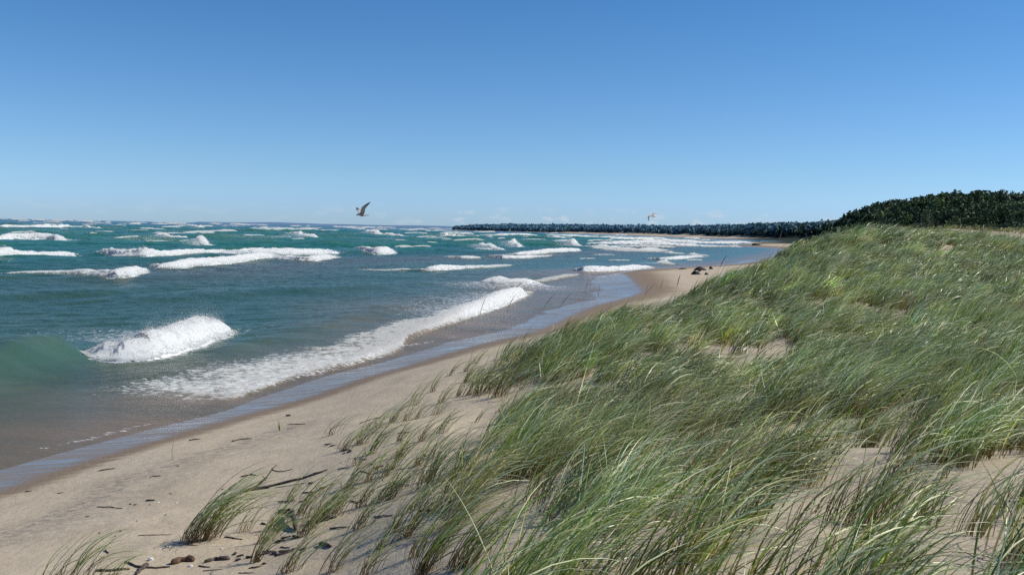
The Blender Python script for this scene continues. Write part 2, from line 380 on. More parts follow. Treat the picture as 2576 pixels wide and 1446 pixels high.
BRK = []
for b in BR:
    p = np.array(b['toe'], float)
    seg = np.hypot(*np.diff(p, axis=0).T); s = np.concatenate([[0], np.cumsum(seg)]); L = s[-1]
    step = min(max(0.06 * (p[:, 1].mean() / 30.0), 0.05) / b['det'] * 1.0, L / 24)
    n = int(min(max(L / step, 24), 420))
    t = np.linspace(0, 1, n)
    # smooth the toe line
    tt = s / L
    x = np.interp(t, tt, p[:, 0]); y = np.interp(t, tt, p[:, 1])
    k = max(3, n // 14) | 1
    ker = np.hanning(k + 2)[1:-1]; ker /= ker.sum()
    pad = k // 2
    def smo(a):
        a0 = np.concatenate([2 * a[0] - a[1:pad + 1][::-1], a, 2 * a[-1] - a[-pad - 1:-1][::-1]])
        return np.convolve(a0, ker, 'valid')
    x, y = smo(x), smo(y)
    tx, ty = np.gradient(x), np.gradient(y)
    tl = np.hypot(tx, ty) + 1e-9
    nx, ny = ty / tl, -tx / tl
    if np.mean(nx * 0.75 - ny * 0.65) < 0: nx, ny = -nx, -ny
    nx, ny = smo(nx), smo(ny); nl = np.hypot(nx, ny); nx, ny = nx / nl, ny / nl
    h = np.interp(t, np.linspace(0, 1, len(b['h'])), b['h'])
    bk = np.interp(t, np.linspace(0, 1, len(b['back'])), b['back'])
    tp = 0.07 if b['det'] > 1.1 else 0.16
    env = np.clip(np.minimum(t / tp, (1 - t) / tp), 0, 1) ** 0.7
    h = h * (0.25 + 0.75 * env) * (1.0 if b['det'] > 1.1 else .80)
    sf = 0.46 * h + 0.05
    cx, cy = x - nx * 1.75 * sf, y - ny * 1.75 * sf
    BRK.append(dict(b=b, t=t, x=x, y=y, nx=nx, ny=ny, h=h, bk=bk, sf=sf, cx=cx, cy=cy, env=env, L=L))

# green unbroken shoulder of the near breaker, and a low swell behind it
def swell_line(pts, hs, sf, sb):
    w = np.array([at_z(u, v, 0)[:2] for u, v in pts]); return dict(w=w, h=hs, sf=sf, sb=sb)
SW = [swell_line([(-260, 1010), (-80, 962), (60, 918), (140, 900), (195, 897)], [.5, .75, .85, .7, .2], 1.1, 3.0),
      swell_line([(300, 760), (520, 748), (760, 735), (1000, 722)], [.15, .28, .28, .15], 1.6, 3.5),
      swell_line([(-200, 775), (0, 752), (200, 745), (420, 728)], [.2, .35, .35, .2], 1.6, 3.5),
      swell_line([(700, 860), (900, 800), (1080, 752)], [.12, .22, .12], 1.0, 2.2),
      swell_line([(420, 940), (600, 880), (760, 840)], [.06, .16, .1], .8, 1.8)]

def bumps(x, y):
    """height added to the lake by the breakers"""
    out = np.zeros_like(x)
    for q in BRK:
        sel = slice(None, None, max(1, len(q['t']) // 10))
        px, py = q['cx'][sel], q['cy'][sel]
        hm = q['h'].max(); r = 7.0 * hm + 2 + q['bk'].max()
        m = (x > px.min() - r) & (x < px.max() + r) & (y > py.min() - r) & (y < py.max() + r)
        if not m.any(): continue
        d, par = poly_sd(x[m], y[m], list(zip(px, py)))
        # make + the front side
        dirx, diry = px[-1] - px[0], py[-1] - py[0]
        if (diry * q['nx'].mean() - dirx * q['ny'].mean()) < 0: d = -d
        T = np.concatenate([[0], np.cumsum(np.hypot(np.diff(px), np.diff(py)))])
        hh = np.interp(par, T, q['h'][sel]); sf = np.interp(par, T, q['sf'][sel])
        v = np.where(d > 0, np.exp(-(d / sf) ** 2), np.exp(-(d / (1.9 * hh + 0.25)) ** 2)) * hh * 0.62
        out[m] = np.maximum(out[m], v)
    for q in SW:
        px, py = q['w'][:, 0], q['w'][:, 1]
        d, par = poly_sd(x, y, list(zip(px, py)))
        T = np.concatenate([[0], np.cumsum(np.hypot(np.diff(px), np.diff(py)))])
        # end fade through true distance
        hh = np.interp(par, T, q['h'])
        out = np.maximum(out, np.where(d > 0, np.exp(-(d / q['sf']) ** 2), np.exp(-(d / q['sb']) ** 2)) * hh)
    return out

_wd = [(.60, -.80, 27, .30, .3), (.45, -.89, 19, .22, 1.1), (.78, -.62, 14, .15, 2.2), (.30, -.95, 10.5, .11, 4.0), (.70, -.71, 7.3, .075, 5.1), (.55, -.83, 43, .28, .9)]
def water_h(x, y, sd=None):
    x = np.asarray(x, float); y = np.asarray(y, float)
    if sd is None: sd, _ = poly_sd(x, y, SHORE)
    s = -sd
    amp = 0.05 + 0.95 * sst(s, 22, 95)
    h = np.zeros_like(x)
    wx = (fbm(x / 38, y / 38, oct=2) - .5) * 26; wy = (fbm(x / 38 + 40, y / 38 + 7, oct=2) - .5) * 26
    gp = 0.35 + 1.3 * fbm(x / 55 + 3, y / 55, oct=2)
    for dx, dy, lam, a, ph in _wd:
        p = ((x + wx) * dx + (y + wy) * dy) * 2 * math.pi / lam + ph
        h = h + a * (np.exp(1.4 * (np.sin(p) - 1)) - 0.40) * 2.3
    h = h * amp * gp
    # wind chop, long along the crests
    c, sn = .82, .57
    a1, a2 = x * c + y * sn, -x * sn + y * c
    chop = (fbm(a1 / 3.4, a2 / 1.15, oct=3) - .5)
    h = h + chop * (0.05 + 0.34 * sst(s, 8, 80)) * sst(s, 0.4, 6)
    h = h + (fbm(a1 / 1.5 + 7, a2 / .42, oct=3) - .5) * .10 * sst(s, .8, 7) * (1 - sst(np.hypot(x, y), 90, 160))
    return h + bumps(x, y)

def lake_z(x, y, sd=None):
    """surface of the lake, thinning out over the sand where it laps the beach"""
    if sd is None: sd, _ = poly_sd(x, y, SHORE)
    e = sd + (fbm(x / 2.2 + 3, y / 2.6, oct=3) - .5) * np.clip(y * .055, .6, 4) * (np.hypot(x, y) < 200)
    return water_h(x, y, sd) + 0.055 - 0.06 * sst(e, -1.2, 0.6) - 0.5 * sst(e, 0.4, 3.0)

# ------------------------------------------------------------------ materials
def m_sand():
    t = NT('sand')
    p = t.pos()
    wet = t.attr('wet').outputs['Fac']; st = t.attr('streak').outputs['Fac']; veg = t.attr('veg').outputs['Fac']
    n1 = t.noise(p, 1.3, 5, .6); n2 = t.noise(p, 60.0, 3, .6); n3 = t.noise(p, 7.0, 5, .65)
    dry = t.mix(t.ramp(n1, .3, .7), (.46, .38, .265), (.54, .45, .32))
    dry = t.mix(t.math('MULTIPLY', t.ramp(n3, .45, .75), .35), dry, (.40, .32, .235))
    dry = t.mix(t.math('MULTIPLY', t.ramp(n2, .52, .72), .35), dry, (.27, .22, .17))
    dry = t.mix(t.math('MULTIPLY', veg, t.ramp(n3, .35, .6, .15, .6)), dry, (.36, .315, .25))
    sf = t.math('MULTIPLY', st, t.ramp(t.noise(t.pos((2.2, 5.0, 2.0, R(18))), 2.4, 5, .7), .40, .62), clamp=True)
    dry = t.mix(t.math('MULTIPLY', sf, .62), dry, (.14, .13, .125))
    wn = t.math('ADD', wet, t.math('MULTIPLY', t.math('SUBTRACT', t.noise(t.pos((.35, 3.0, 1, R(72))), 2.0, 5), .5), .45))
    damp = t.ramp(wn, .10, .42); shine = t.math('MULTIPLY', t.ramp(wn, .38, .74), t.ramp(t.noise(t.pos((.25, 4.5, 1, R(72))), 1.6, 4), .34, .58, .45, 1.0))
    c = t.mix(damp, dry, (.235, .172, .115))
    c = t.mix(shine, c, (.245, .215, .178))
    c = t.mix(t.attr('wood').outputs['Fac'], c, (.018, .026, .014))
    rough = t.n('ShaderNodeMapRange'); t.l(shine, rough.inputs['Value']); rough.inputs['To Min'].default_value = .92; rough.inputs['To Max'].default_value = .13
    spec = t.n('ShaderNodeMapRange'); t.l(shine, spec.inputs['Value']); spec.inputs['To Min'].default_value = .15; spec.inputs['To Max'].default_value = .5
    bs = t.n('ShaderNodeMapRange'); t.l(shine, bs.inputs['Value']); bs.inputs['To Min'].default_value = 1.0; bs.inputs['To Max'].default_value = .006
    hsum = t.math('ADD', t.math('MULTIPLY', n3, .7), t.math('MULTIPLY', n2, .12))
    hsum = t.math('MULTIPLY', hsum, bs.outputs[0])
    b = t.bsdf(c, rough.outputs[0], spec.outputs[0], t.bump(hsum, .55, .06))
    return t.done(b.outputs[0])

def m_water():
    t = NT('lake_water')
    tint = t.attr('tint').outputs['Color']; foam = t.attr('foam').outputs['Fac']; off = t.attr('offshore').outputs['Fac']
    p = t.pos()
    pv = t.pos((.55, 1.9, 1.0, R(-33)))
    n = t.noise(pv, 1.1, 5, .6); n2 = t.noise(pv, .16, 4, .55); nb = t.noise(t.pos((.8, 2.4, 1.0, R(-25))), 3.6, 4, .6)
    base = t.mix(t.ramp(n2, .35, .68), tint, t.mix(1.0, tint, (.66, .80, .80), 'MULTIPLY'))
    # lacy left-over foam
    vor = t.n('ShaderNodeTexVoronoi', feature='DISTANCE_TO_EDGE'); vor.inputs['Scale'].default_value = 2.1
    wv = t.n('ShaderNodeMix', data_type='VECTOR'); wv.inputs[0].default_value = .12
    t.l(t.pos((1.0, 1.0, 1, R(-28))), wv.inputs[4])
    nc = t.n('ShaderNodeTexNoise'); nc.inputs['Scale'].default_value = 1.7; t.l(p, nc.inputs['Vector']); t.l(nc.outputs['Color'], wv.inputs[5])
    t.l(wv.outputs[1], vor.inputs['Vector'])
    lace = t.math('MULTIPLY', t.ramp(vor.outputs['Distance'], .0, .16, 1.0, 0.0), 1.0)
    fn = t.noise(t.pos((.9, 3.0, 1, R(-30))), 4.5, 5, .7)
    fm = t.math('ADD', t.math('MULTIPLY', lace, .10), t.math('MULTIPLY', t.ramp(fn, .28, .72), .80))
    thr = t.math('SUBTRACT', 1.12, foam)
    mask = t.math('MULTIPLY', t.ramp(t.math('SUBTRACT', fm, thr), -.02, .16), t.ramp(foam, .02, .2), clamp=True)
    colr = t.mix(mask, base, (.72, .74, .75))
    rr = t.n('ShaderNodeMapRange'); t.l(mask, rr.inputs['Value']); rr.inputs['To Min'].default_value = .2; rr.inputs['To Max'].default_value = .9
    hgt = t.math('ADD', t.math('MULTIPLY', n, .9), t.math('MULTIPLY', nb, .7))
    hgt = t.math('MULTIPLY', hgt, t.ramp(off, 0, 1, .22, 1.0))
    nrm = t.bump(hgt, .95, .26)
    b = t.bsdf(colr, rr.outputs[0], t.ramp(off, .05, .5, .07, .14), nrm)
    b.inputs['Specular Tint'].default_value = (.78, .86, .90, 1)
    b.inputs['IOR'].default_value = 1.33
    return t.done(b.outputs[0])

def m_foam():
    t = NT('wave_foam')
    fade = t.attr('fade').outputs['Fac']; shade = t.attr('shade').outputs['Fac']
    p = t.pos()
    oi = t.attr('scale').outputs['Fac']
    sc = t.n('ShaderNodeVectorMath', operation='SCALE'); t.l(p, sc.inputs[0]); t.l(oi, sc.inputs['Scale'])
    n = t.noise(sc.outputs[0], 3.0, 6, .68); n2 = t.noise(sc.outputs[0], 9.0, 4, .6)
    a = t.ramp(t.math('ADD', fade, t.math('MULTIPLY', t.math('SUBTRACT', n, .5), 1.5)), .40, .62)
    c = t.mix(t.ramp(n2, .3, .7), (.88, .90, .91), (.95, .95, .95))
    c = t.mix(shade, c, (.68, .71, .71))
    froth = t.noise(sc.outputs[0], 4.6, 5, .65)
    c = t.mix(t.math('MULTIPLY', t.ramp(froth, .47, .66), t.ramp(fade, .55, 1.05, .95, .34)), c, (.42, .53, .52))
    soft = t.n('ShaderNodeVectorMath', operation='MULTIPLY_ADD'); soft.inputs[1].default_value = (.22, .22, .22); soft.inputs[2].default_value = (.22, -.12, .60)
    nsoft = t.n('ShaderNodeVectorMath', operation='NORMALIZE'); t.l(soft.outputs[0], nsoft.inputs[0])
    t.l(t.bump(t.math('ADD', t.math('MULTIPLY', n2, .5), t.math('MULTIPLY', n, 1.5)), .22, .08), soft.inputs[0])
    d = t.bsdf(c, 1.0, .0, nsoft.outputs[0])
    tl = t.n('ShaderNodeBsdfTranslucent'); t.l(c, tl.inputs['Color']); m2 = t.n('ShaderNodeMixShader'); m2.inputs[0].default_value = .60
    t.l(d.outputs[0], m2.inputs[1]); t.l(tl.outputs[0], m2.inputs[2])
    tr = t.n('ShaderNodeBsdfTransparent'); mx = t.n('ShaderNodeMixShader')
    t.l(a, mx.inputs[0]); t.l(tr.outputs[0], mx.inputs[1]); t.l(m2.outputs[0], mx.inputs[2])
    return t.done(mx.outputs[0])

def m_grass():
    t = NT('beach_grass')
    c = t.attr('tint').outputs['Color']
    b = t.bsdf(c, .35, .45)
    tr = t.n('ShaderNodeBsdfTranslucent')
    t.l(t.mix(1.0, c, (1.0, 1.1, .55), 'MULTIPLY'), tr.inputs['Color'])
    mx = t.n('ShaderNodeMixShader'); mx.inputs[0].default_value = .32
    t.l(b.outputs[0], mx.inputs[1]); t.l(tr.outputs[0], mx.inputs[2])
    return t.done(mx.outputs[0])

def m_leaf(name):
    t = NT(name)
    c = t.attr('tint').outputs['Color']
    b = t.bsdf(c, .7, .25)
    tr = t.n('ShaderNodeBsdfTranslucent'); t.l(c, tr.inputs['Color'])
    mx = t.n('ShaderNodeMixShader'); mx.inputs[0].default_value = .15
    t.l(b.outputs[0], mx.inputs[1]); t.l(tr.outputs[0], mx.inputs[2])
    return t.done(mx.outputs[0])

def m_tint(name, rough=.7, spec=.3):
    t = NT(name); c = t.attr('tint').outputs['Color']
    n = t.noise(t.n('ShaderNodeTexCoord').outputs['Object'], 30, 3)
    return t.done(t.bsdf(t.mix(1.0, c, t.mix(n, (.8, .8, .8), (1.1, 1.1, 1.1)), 'MULTIPLY'), rough, spec).outputs[0])

M_SAND, M_WATER, M_FOAM, M_GRASS = m_sand(), m_water(), m_foam(), m_grass()
M_LEAF = m_leaf('tree_foliage')
M_BARK = mat_simple('bark', (.05, .04, .03), (.10, .085, .07), 3.0)
M_WOOD = mat_simple('driftwood', (.045, .034, .030), (.13, .10, .085), 14.0, .8, .25, .6, .01)
M_WOODB = mat_simple('brown_driftwood', (.06, .035, .025), (.15, .09, .06), 16.0, .8, .25, .6, .01)
M_WOODG = mat_simple('grey_post_wood', (.34, .30, .25), (.48, .44, .38), 8.0, .85, .2)
M_REED = mat_simple('dry_reed', (.42, .33, .18), (.60, .50, .32), 8.0, .7, .3, .2)
M_STONE = mat_simple('dark_pebble', (.05, .045, .045), (.12, .11, .10), 30.0, .7, .3)
M_SHELL = mat_simple('pale_pebble', (.6, .58, .55), (.8, .78, .75), 30.0, .6, .3)
M_DARK = mat_simple('black_driftwood', (.018, .015, .014), (.045, .038, .034), 5.0, .8, .2)
M_BIRD = m_tint('feathers', .75, .2)
M_CLOTH = m_tint('clothing', .9, .1)

# ------------------------------------------------------------------ terrain sheet
def polar(rs, az):
    A, RR = np.meshgrid(az, rs)
    return RR * np.sin(A), RR * np.cos(A)
rs = np.concatenate([np.linspace(0.3, 3.0, 12), np.geomspace(3.15, 140, 520), np.geomspace(141, 6500, 230)])
az = np.radians(np.concatenate([np.linspace(-80, -46, 30, endpoint=False), np.linspace(-46, 42, 620), np.linspace(42.4, 80, 30)]))
X, Y = polar(rs, az)
sd, _ = poly_sd(X, Y, SHORE)
Z = ground_z(X, Y, sd)
wd, _ = poly_sd(X, Y, WET)
wd = wd - np.clip(.10 + .012 * Y, 0, 1.2)
gap = np.maximum(wd - sd, 0)
# wetness: 1 at the water, .55 where the sheen ends, falling to 0 over a damp strip
wid = np.clip(Y * 0.055, 0.55, 6.0)
wet = np.where(wd <= 0, 0.55 + 0.40 * np.clip(-wd / 1.0, 0, 1), 0.52 * np.clip(1 - wd / wid, 0, 1) ** 0.8)
wet = np.where((np.hypot(X, Y) > 170) & (sd > 0), np.clip(1 - sd / 14.0, 0, 1) * .7, wet)
STREAK = [hit(u, v)[:2] for u, v in ((-150, 1390), (60, 1325), (140, 1300), (220, 1258), (310, 1208), (430, 1166), (560, 1128), (720, 1078))]
ds, _ = poly_sd(X, Y, STREAK)
streak = np.exp(-(ds / 0.38) ** 2) + 0.45 * np.exp(-((ds - .7) / .5) ** 2)
veg = sst(Z, 1.0, 1.8)
wood = np.maximum(sst(hill_z(X, Y), 1.2, 4) * sst(Y, 215, 245), sst(sd, 42, 58) * sst(Y, 600, 760))
terrain = mesh_obj('beach_ground', np.stack([X, Y, Z], -1), grid_faces(*X.shape), M_SAND, attrs={'wet': wet.ravel(), 'streak': streak.ravel(), 'veg': veg.ravel(), 'wood': wood.ravel()})
tag(terrain, 'pale sandy beach rising into the dune', kind='structure')

# ------------------------------------------------------------------ lake
rs = np.concatenate([np.geomspace(9.0, 150, 620), np.geomspace(150.8, 900, 330), np.geomspace(906, 40000, 130)])
az = np.radians(np.concatenate([np.linspace(-82, -48, 60, endpoint=False), np.linspace(-48, 30, 760)]))
X, Y = polar(rs, az)
sd, _ = poly_sd(X, Y, SHORE)
rad = np.hypot(X, Y)
Z = lake_z(X, Y, sd) 
Z = Z * (1 - 0.45 * sst(rad, 1500, 6000))
s = -sd
deep = np.array([.022, .140, .114]); mid = np.array([.050, .112, .088]); brown = np.array([.190, .135, .088]); green = np.array([.030, .140, .106])
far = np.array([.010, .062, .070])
shw = fbm(X / 14, Y / 30, oct=3)
w1 = 7.2 + 10.0 * sst(Y, 38, 58) * (1 - sst(Y, 105, 125))
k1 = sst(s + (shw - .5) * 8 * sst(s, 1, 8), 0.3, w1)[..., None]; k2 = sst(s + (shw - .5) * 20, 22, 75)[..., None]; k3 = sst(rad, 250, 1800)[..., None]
tint = brown * (1 - k1) + mid * k1
tint = tint * (1 - k2) + (green * .5 + deep * .5) * k2
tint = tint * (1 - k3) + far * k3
# sandbar glimpsed through the water beyond the near swash and high wave faces tinted green
bar = np.exp(-((s - 34) / 9.0) ** 2) * sst(Y, 60, 90)
tint = tint * (1 - .75 * bar[..., None]) + np.array([.115, .112, .085]) * .75 * bar[..., None]
tint = tint * (1 + (.85 * sst(Z, -.5, .75) - .45)[..., None] * k2)  # swell shading put into the tint: troughs darker, crests lighter
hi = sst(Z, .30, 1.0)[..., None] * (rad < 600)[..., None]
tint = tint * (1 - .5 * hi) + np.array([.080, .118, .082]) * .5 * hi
# left-over foam
foam = np.zeros_like(X)
for q in BRK[:45]:
    sel = slice(None, None, max(1, len(q['t']) // 10))
    px, py = q['cx'][sel], q['cy'][sel]
    back = 3.0 + 5.0 * q['h'].max() * (Y.mean() > 0)
    m = (X > px.min() - 14) & (X < px.max() + 14) & (Y > py.min() - 14) & (Y < py.max() + 14)
    if not m.any(): continue
    d, par = poly_sd(X[m], Y[m], list(zip(px, py)))
    if ((py[-1] - py[0]) * q['nx'].mean() - (px[-1] - px[0]) * q['ny'].mean()) < 0: d = -d
    T = np.concatenate([[0], np.cumsum(np.hypot(np.diff(px), np.diff(py)))])
    hh = np.interp(par, T, q['h'][sel])
    f = np.where(d < 0, np.exp(d / (4.0 + 5.0 * hh)), 1.15 * np.exp(-np.maximum(d - .7 * hh, 0) / (.35 + .35 * hh))) * .88 * np.clip(hh * 2.0, .25, 1)
    foam[m] = np.maximum(foam[m], f)
bay = sst(X, 20, 70) * sst(Y, 230, 330) * sst(s, 4, 30) * (1 - sst(s, 120, 260))
foam = np.maximum(foam, .60 * bay)
foam = np.maximum(foam, .66 * sst(s, 60, 140) * fbm(X / 40 + 3, Y / 22, oct=3))
swash = np.exp(-((s - .2 - (fbm(X / 2.2 + 3, Y / 2.6, oct=3) - .5) * np.clip(Y * .055, .6, 4)) / .2) ** 2) * .74
foam = np.maximum(foam, swash * (fbm(X / 1.7, Y / 2.5, oct=2)))
near = sst(Y, 22.5, 26.5) * (1 - sst(Y, 33, 40)) * sst(s, 0, .6) * (1 - sst(s, 3.2, 6.0))
foam = np.maximum(foam, .62 * near)
offs = sst(s, 1.5, 26)
keep = sd < 4.0
fc = grid_faces(*X.shape)
kf = keep.ravel()[fc].any(1)
fc = fc[kf]
used = np.zeros(X.size, bool); used[fc.ravel()] = True
remap = np.cumsum(used) - 1
lake = mesh_obj('lake_water', np.stack([X, Y, Z], -1).reshape(-1, 3)[used], remap[fc], M_WATER,
                attrs={'tint': tint.reshape(-1, 3)[used], 'foam': foam.ravel()[used], 'offshore': offs.ravel()[used]})
tag(lake, 'choppy teal lake water stretching to the horizon', kind='structure')

# ------------------------------------------------------------------ foam of each breaking wave
def build_breaker(q):
    b = q['b']; t = q['t']; n = len(t); h = q['h']; L = q['L']
    seed = rng.uniform(0, 100)
    dist = q['y'].mean()
    m = int(np.clip(26 * b['det'] + (14 if b['lace'] else 0), 10, 54))
    e = np.linspace(0, 1, m)
    # across: from behind the crest (negative) to the toe
    e0 = -(q['bk'] * (0.75 + 0.5 * fbm(t * L / 1.5 + seed, t * 0 + 1.0, oct=3)))
    toej = (fbm(t * L / (0.35 + .5 * h.mean()) + seed, t * 0 + 7.0, oct=4) - .5)
    e1 = 1.85 * q['sf'] + toej * (0.5 * h + .05 * (dist / 30))
    E = e0[:, None] + (e1 - e0)[:, None] * e[None] ** 0.85
    Xc = q['cx'][:, None] + q['nx'][:, None] * E; Yc = q['cy'][:, None] + q['ny'][:, None] * E
    base = lake_z(Xc, Yc)
    # keep above the sand where it runs up the beach
    base = np.maximum(base, ground_z(Xc, Yc) + 0.004) if dist < 130 else base
    prof = np.where(E < 0, 1 - np.clip(E / e0[:, None], 0, 1) ** 1.4, 1 - 0.55 * np.clip(E / np.maximum(e1, .02)[:, None], 0, 1) ** 2.2)
    s1 = 1 / (0.30 * h.mean() + 0.12)
    A = t[:, None] * L
    lump = sst(fbm(A * s1 * .8 + seed, E * s1 * .8, base * s1, oct=2), .3, .7)
    lump2 = sst(fbm(A * s1 * 2.6 + seed, E * s1 * 2.6, base * s1 * 2, oct=2), .3, .7)
    lump3 = fbm(A * s1 * 8 + seed, E * s1 * 8, base * s1 * 6, oct=2) - .5
    hl = h[:, None] * (0.82 + 0.36 * fbm(A * s1 * .45 + seed, A * 0, oct=3))
    thick = prof * hl * 0.20
    relief = hl * (0.15 * lump + 0.06 * lump2 + .03 * lump3) * (.5 if b['det'] > 1.5 else .75)
    lacef = b['lace'] * np.clip(-E / np.maximum(-e0[:, None], .1), 0, 1)
    Zc = base + thick * (1 - .55 * lacef) - 0.03 * (e[None] > .985) + 0.012
    # billows stand out along the surface normal, so steep faces bulge instead of tearing
    G0 = np.stack([Xc, Yc, Zc], -1)
    du = np.gradient(G0, axis=0); dv = np.gradient(G0, axis=1)
    nn = np.cross(du, dv); nn = nn / (np.linalg.norm(nn, axis=-1, keepdims=True) + 1e-9)
    nn = np.where(nn[..., 2:3] < 0, -nn, nn) + np.array([0, 0, .35])
    nn = nn / np.linalg.norm(nn, axis=-1, keepdims=True)
    rim = np.sin(np.pi * np.clip(e, 0.02, .98))[None] ** .5
    G0 = G0 + nn * (relief * rim * (1 - .6 * lacef))[..., None]
    Xc, Yc, Zc = G0[..., 0], G0[..., 1], G0[..., 2]
    fade = np.clip(np.minimum(e[None] * 3.0, 1) , 0, 1) * np.clip((1 - e[None]) * (6.5 if b['det'] > 1.5 else 10.0 if b['det'] > 1.1 else 5.0) + .24, 0, 1) * np.clip(q['env'][:, None] * 1.25, 0, 1)
    gapn = fbm(A * s1 * .8 + seed + 9, E * s1 * .8, oct=3)
    fade = fade * (1 - .75 * lacef) * (1 - b['rag'] * 1.1 * sst(gapn, .48, .72) * np.clip(-E / np.maximum(-e0[:, None], .1) * 1.6 + .25, 0, 1))
    fade = fade * (0.72 + .28 * np.clip(h / .25, 0, 1))[:, None]
    if b['group']: fade = np.clip(fade * 1.6, 0, 1.3)
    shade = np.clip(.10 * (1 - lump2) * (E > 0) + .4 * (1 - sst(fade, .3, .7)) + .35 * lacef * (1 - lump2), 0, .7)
    V = np.stack([Xc, Yc, Zc], -1).reshape(-1, 3); Fc = grid_faces(n, m); Fc = np.concatenate([Fc[:, [0, 1, 2]], Fc[:, [0, 2, 3]]])
    fade = fade.ravel(); shade = shade.ravel()
    # froth: bubbles and spray torn off the surface, thickest along the crest and the toe
    big = 1.25 if b['det'] > 1.5 else 1.0
    if h.max() > .12:
        px_ = dist / 983.0
        area = L * (h.mean() * 1.7 + .25 * q['bk'].mean() * (1 if dist < 60 else .4))
        ns = int(np.clip(area / (px_ * px_) * 1.0, 60, 13000))
        fd = fade.reshape(n, m)
        G = np.stack([Xc, Yc, Zc], -1)
        i = rng.integers(0, n, ns); jj = rng.integers(0, m, ns)
        toe = rng.random(ns) < .30; jj = np.where(toe, rng.integers(int(m * .8), m, ns), jj)
        if b['det'] > 1.5: i = np.concatenate([i, rng.integers(0, n, 5200)]); jj = np.concatenate([jj, np.clip((rng.normal(.44, .09, 5200) * m).astype(int), 0, m - 1)]); toe = np.concatenate([toe, np.zeros(5200, bool)]); ns += 5200
        crest_ = np.exp(-(((jj / m) - .42) / .12) ** 2)
        keep = (rng.random(ns) < np.clip(.02 + crest_ + toe * .5, 0, 1)) & (rng.random(ns) < np.clip(h[i] / h.max() + .15, 0, 1) * np.clip(q['env'][i] + .2, 0, 1) * np.clip(fd[i, jj] * 1.2 + .35 * toe[:ns], 0, 1))
        i, jj, toe = i[keep], jj[keep], toe[keep]; ns = len(i)
        hh = h[i]
        up = rng.exponential(.075 * big, ns) * hh * np.where(toe, .5, 1) * np.where(np.abs(jj / m - .5) < .2, 1.8, .9)
        fw = np.where(toe, rng.exponential(.13, ns), rng.normal(0, .05, ns)) * hh
        P = G[i, jj] + np.stack([q['nx'][i] * fw + rng.normal(0, .03, ns) * hh + up * .25, q['ny'][i] * fw + rng.normal(0, .03, ns) * hh, up - np.where(toe, .10, 0) * fw], -1)
        r = rng.uniform(.12, .34, ns) * px_ * big * np.where(up > .12 * hh, .55, 1)
        o8 = np.array([[1, 0, 0], [-1, 0, 0], [0, 1, 0], [0, -1, 0], [0, 0, 1], [0, 0, -1]], float)
        sv = (P[:, None] + o8[None] * r[:, None, None]).reshape(-1, 3)
        tri = np.array([[0, 2, 4], [2, 1, 4], [1, 3, 4], [3, 0, 4], [2, 0, 5], [1, 2, 5], [3, 1, 5], [0, 3, 5]])
        sfc = (np.arange(ns)[:, None, None] * 6 + tri[None]).reshape(-1, 3) + len(V)
        V = np.concatenate([V, sv]); Fc = np.concatenate([Fc, sfc])
        fade = np.concatenate([fade, np.full(ns * 6, 1.6)]); shade = np.concatenate([shade, np.repeat(rng.random(ns) ** 2 * .18, 6)])
    scale = np.full(len(V), float(np.clip(1.6 / (h.max() + .15) * .75, .25, 2.2)))
    o0 = np.array([q['x'].mean(), q['y'].mean(), 0.0])
    nm = 'breaking_wave' if b['group'] is None else 'whitecap'
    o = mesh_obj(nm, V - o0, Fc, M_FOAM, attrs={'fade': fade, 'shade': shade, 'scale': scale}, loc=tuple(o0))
    tag(o, b['label'], 'wave', b['group'] or 'breaking waves rolling toward the beach')
for q in BRK: build_breaker(q)

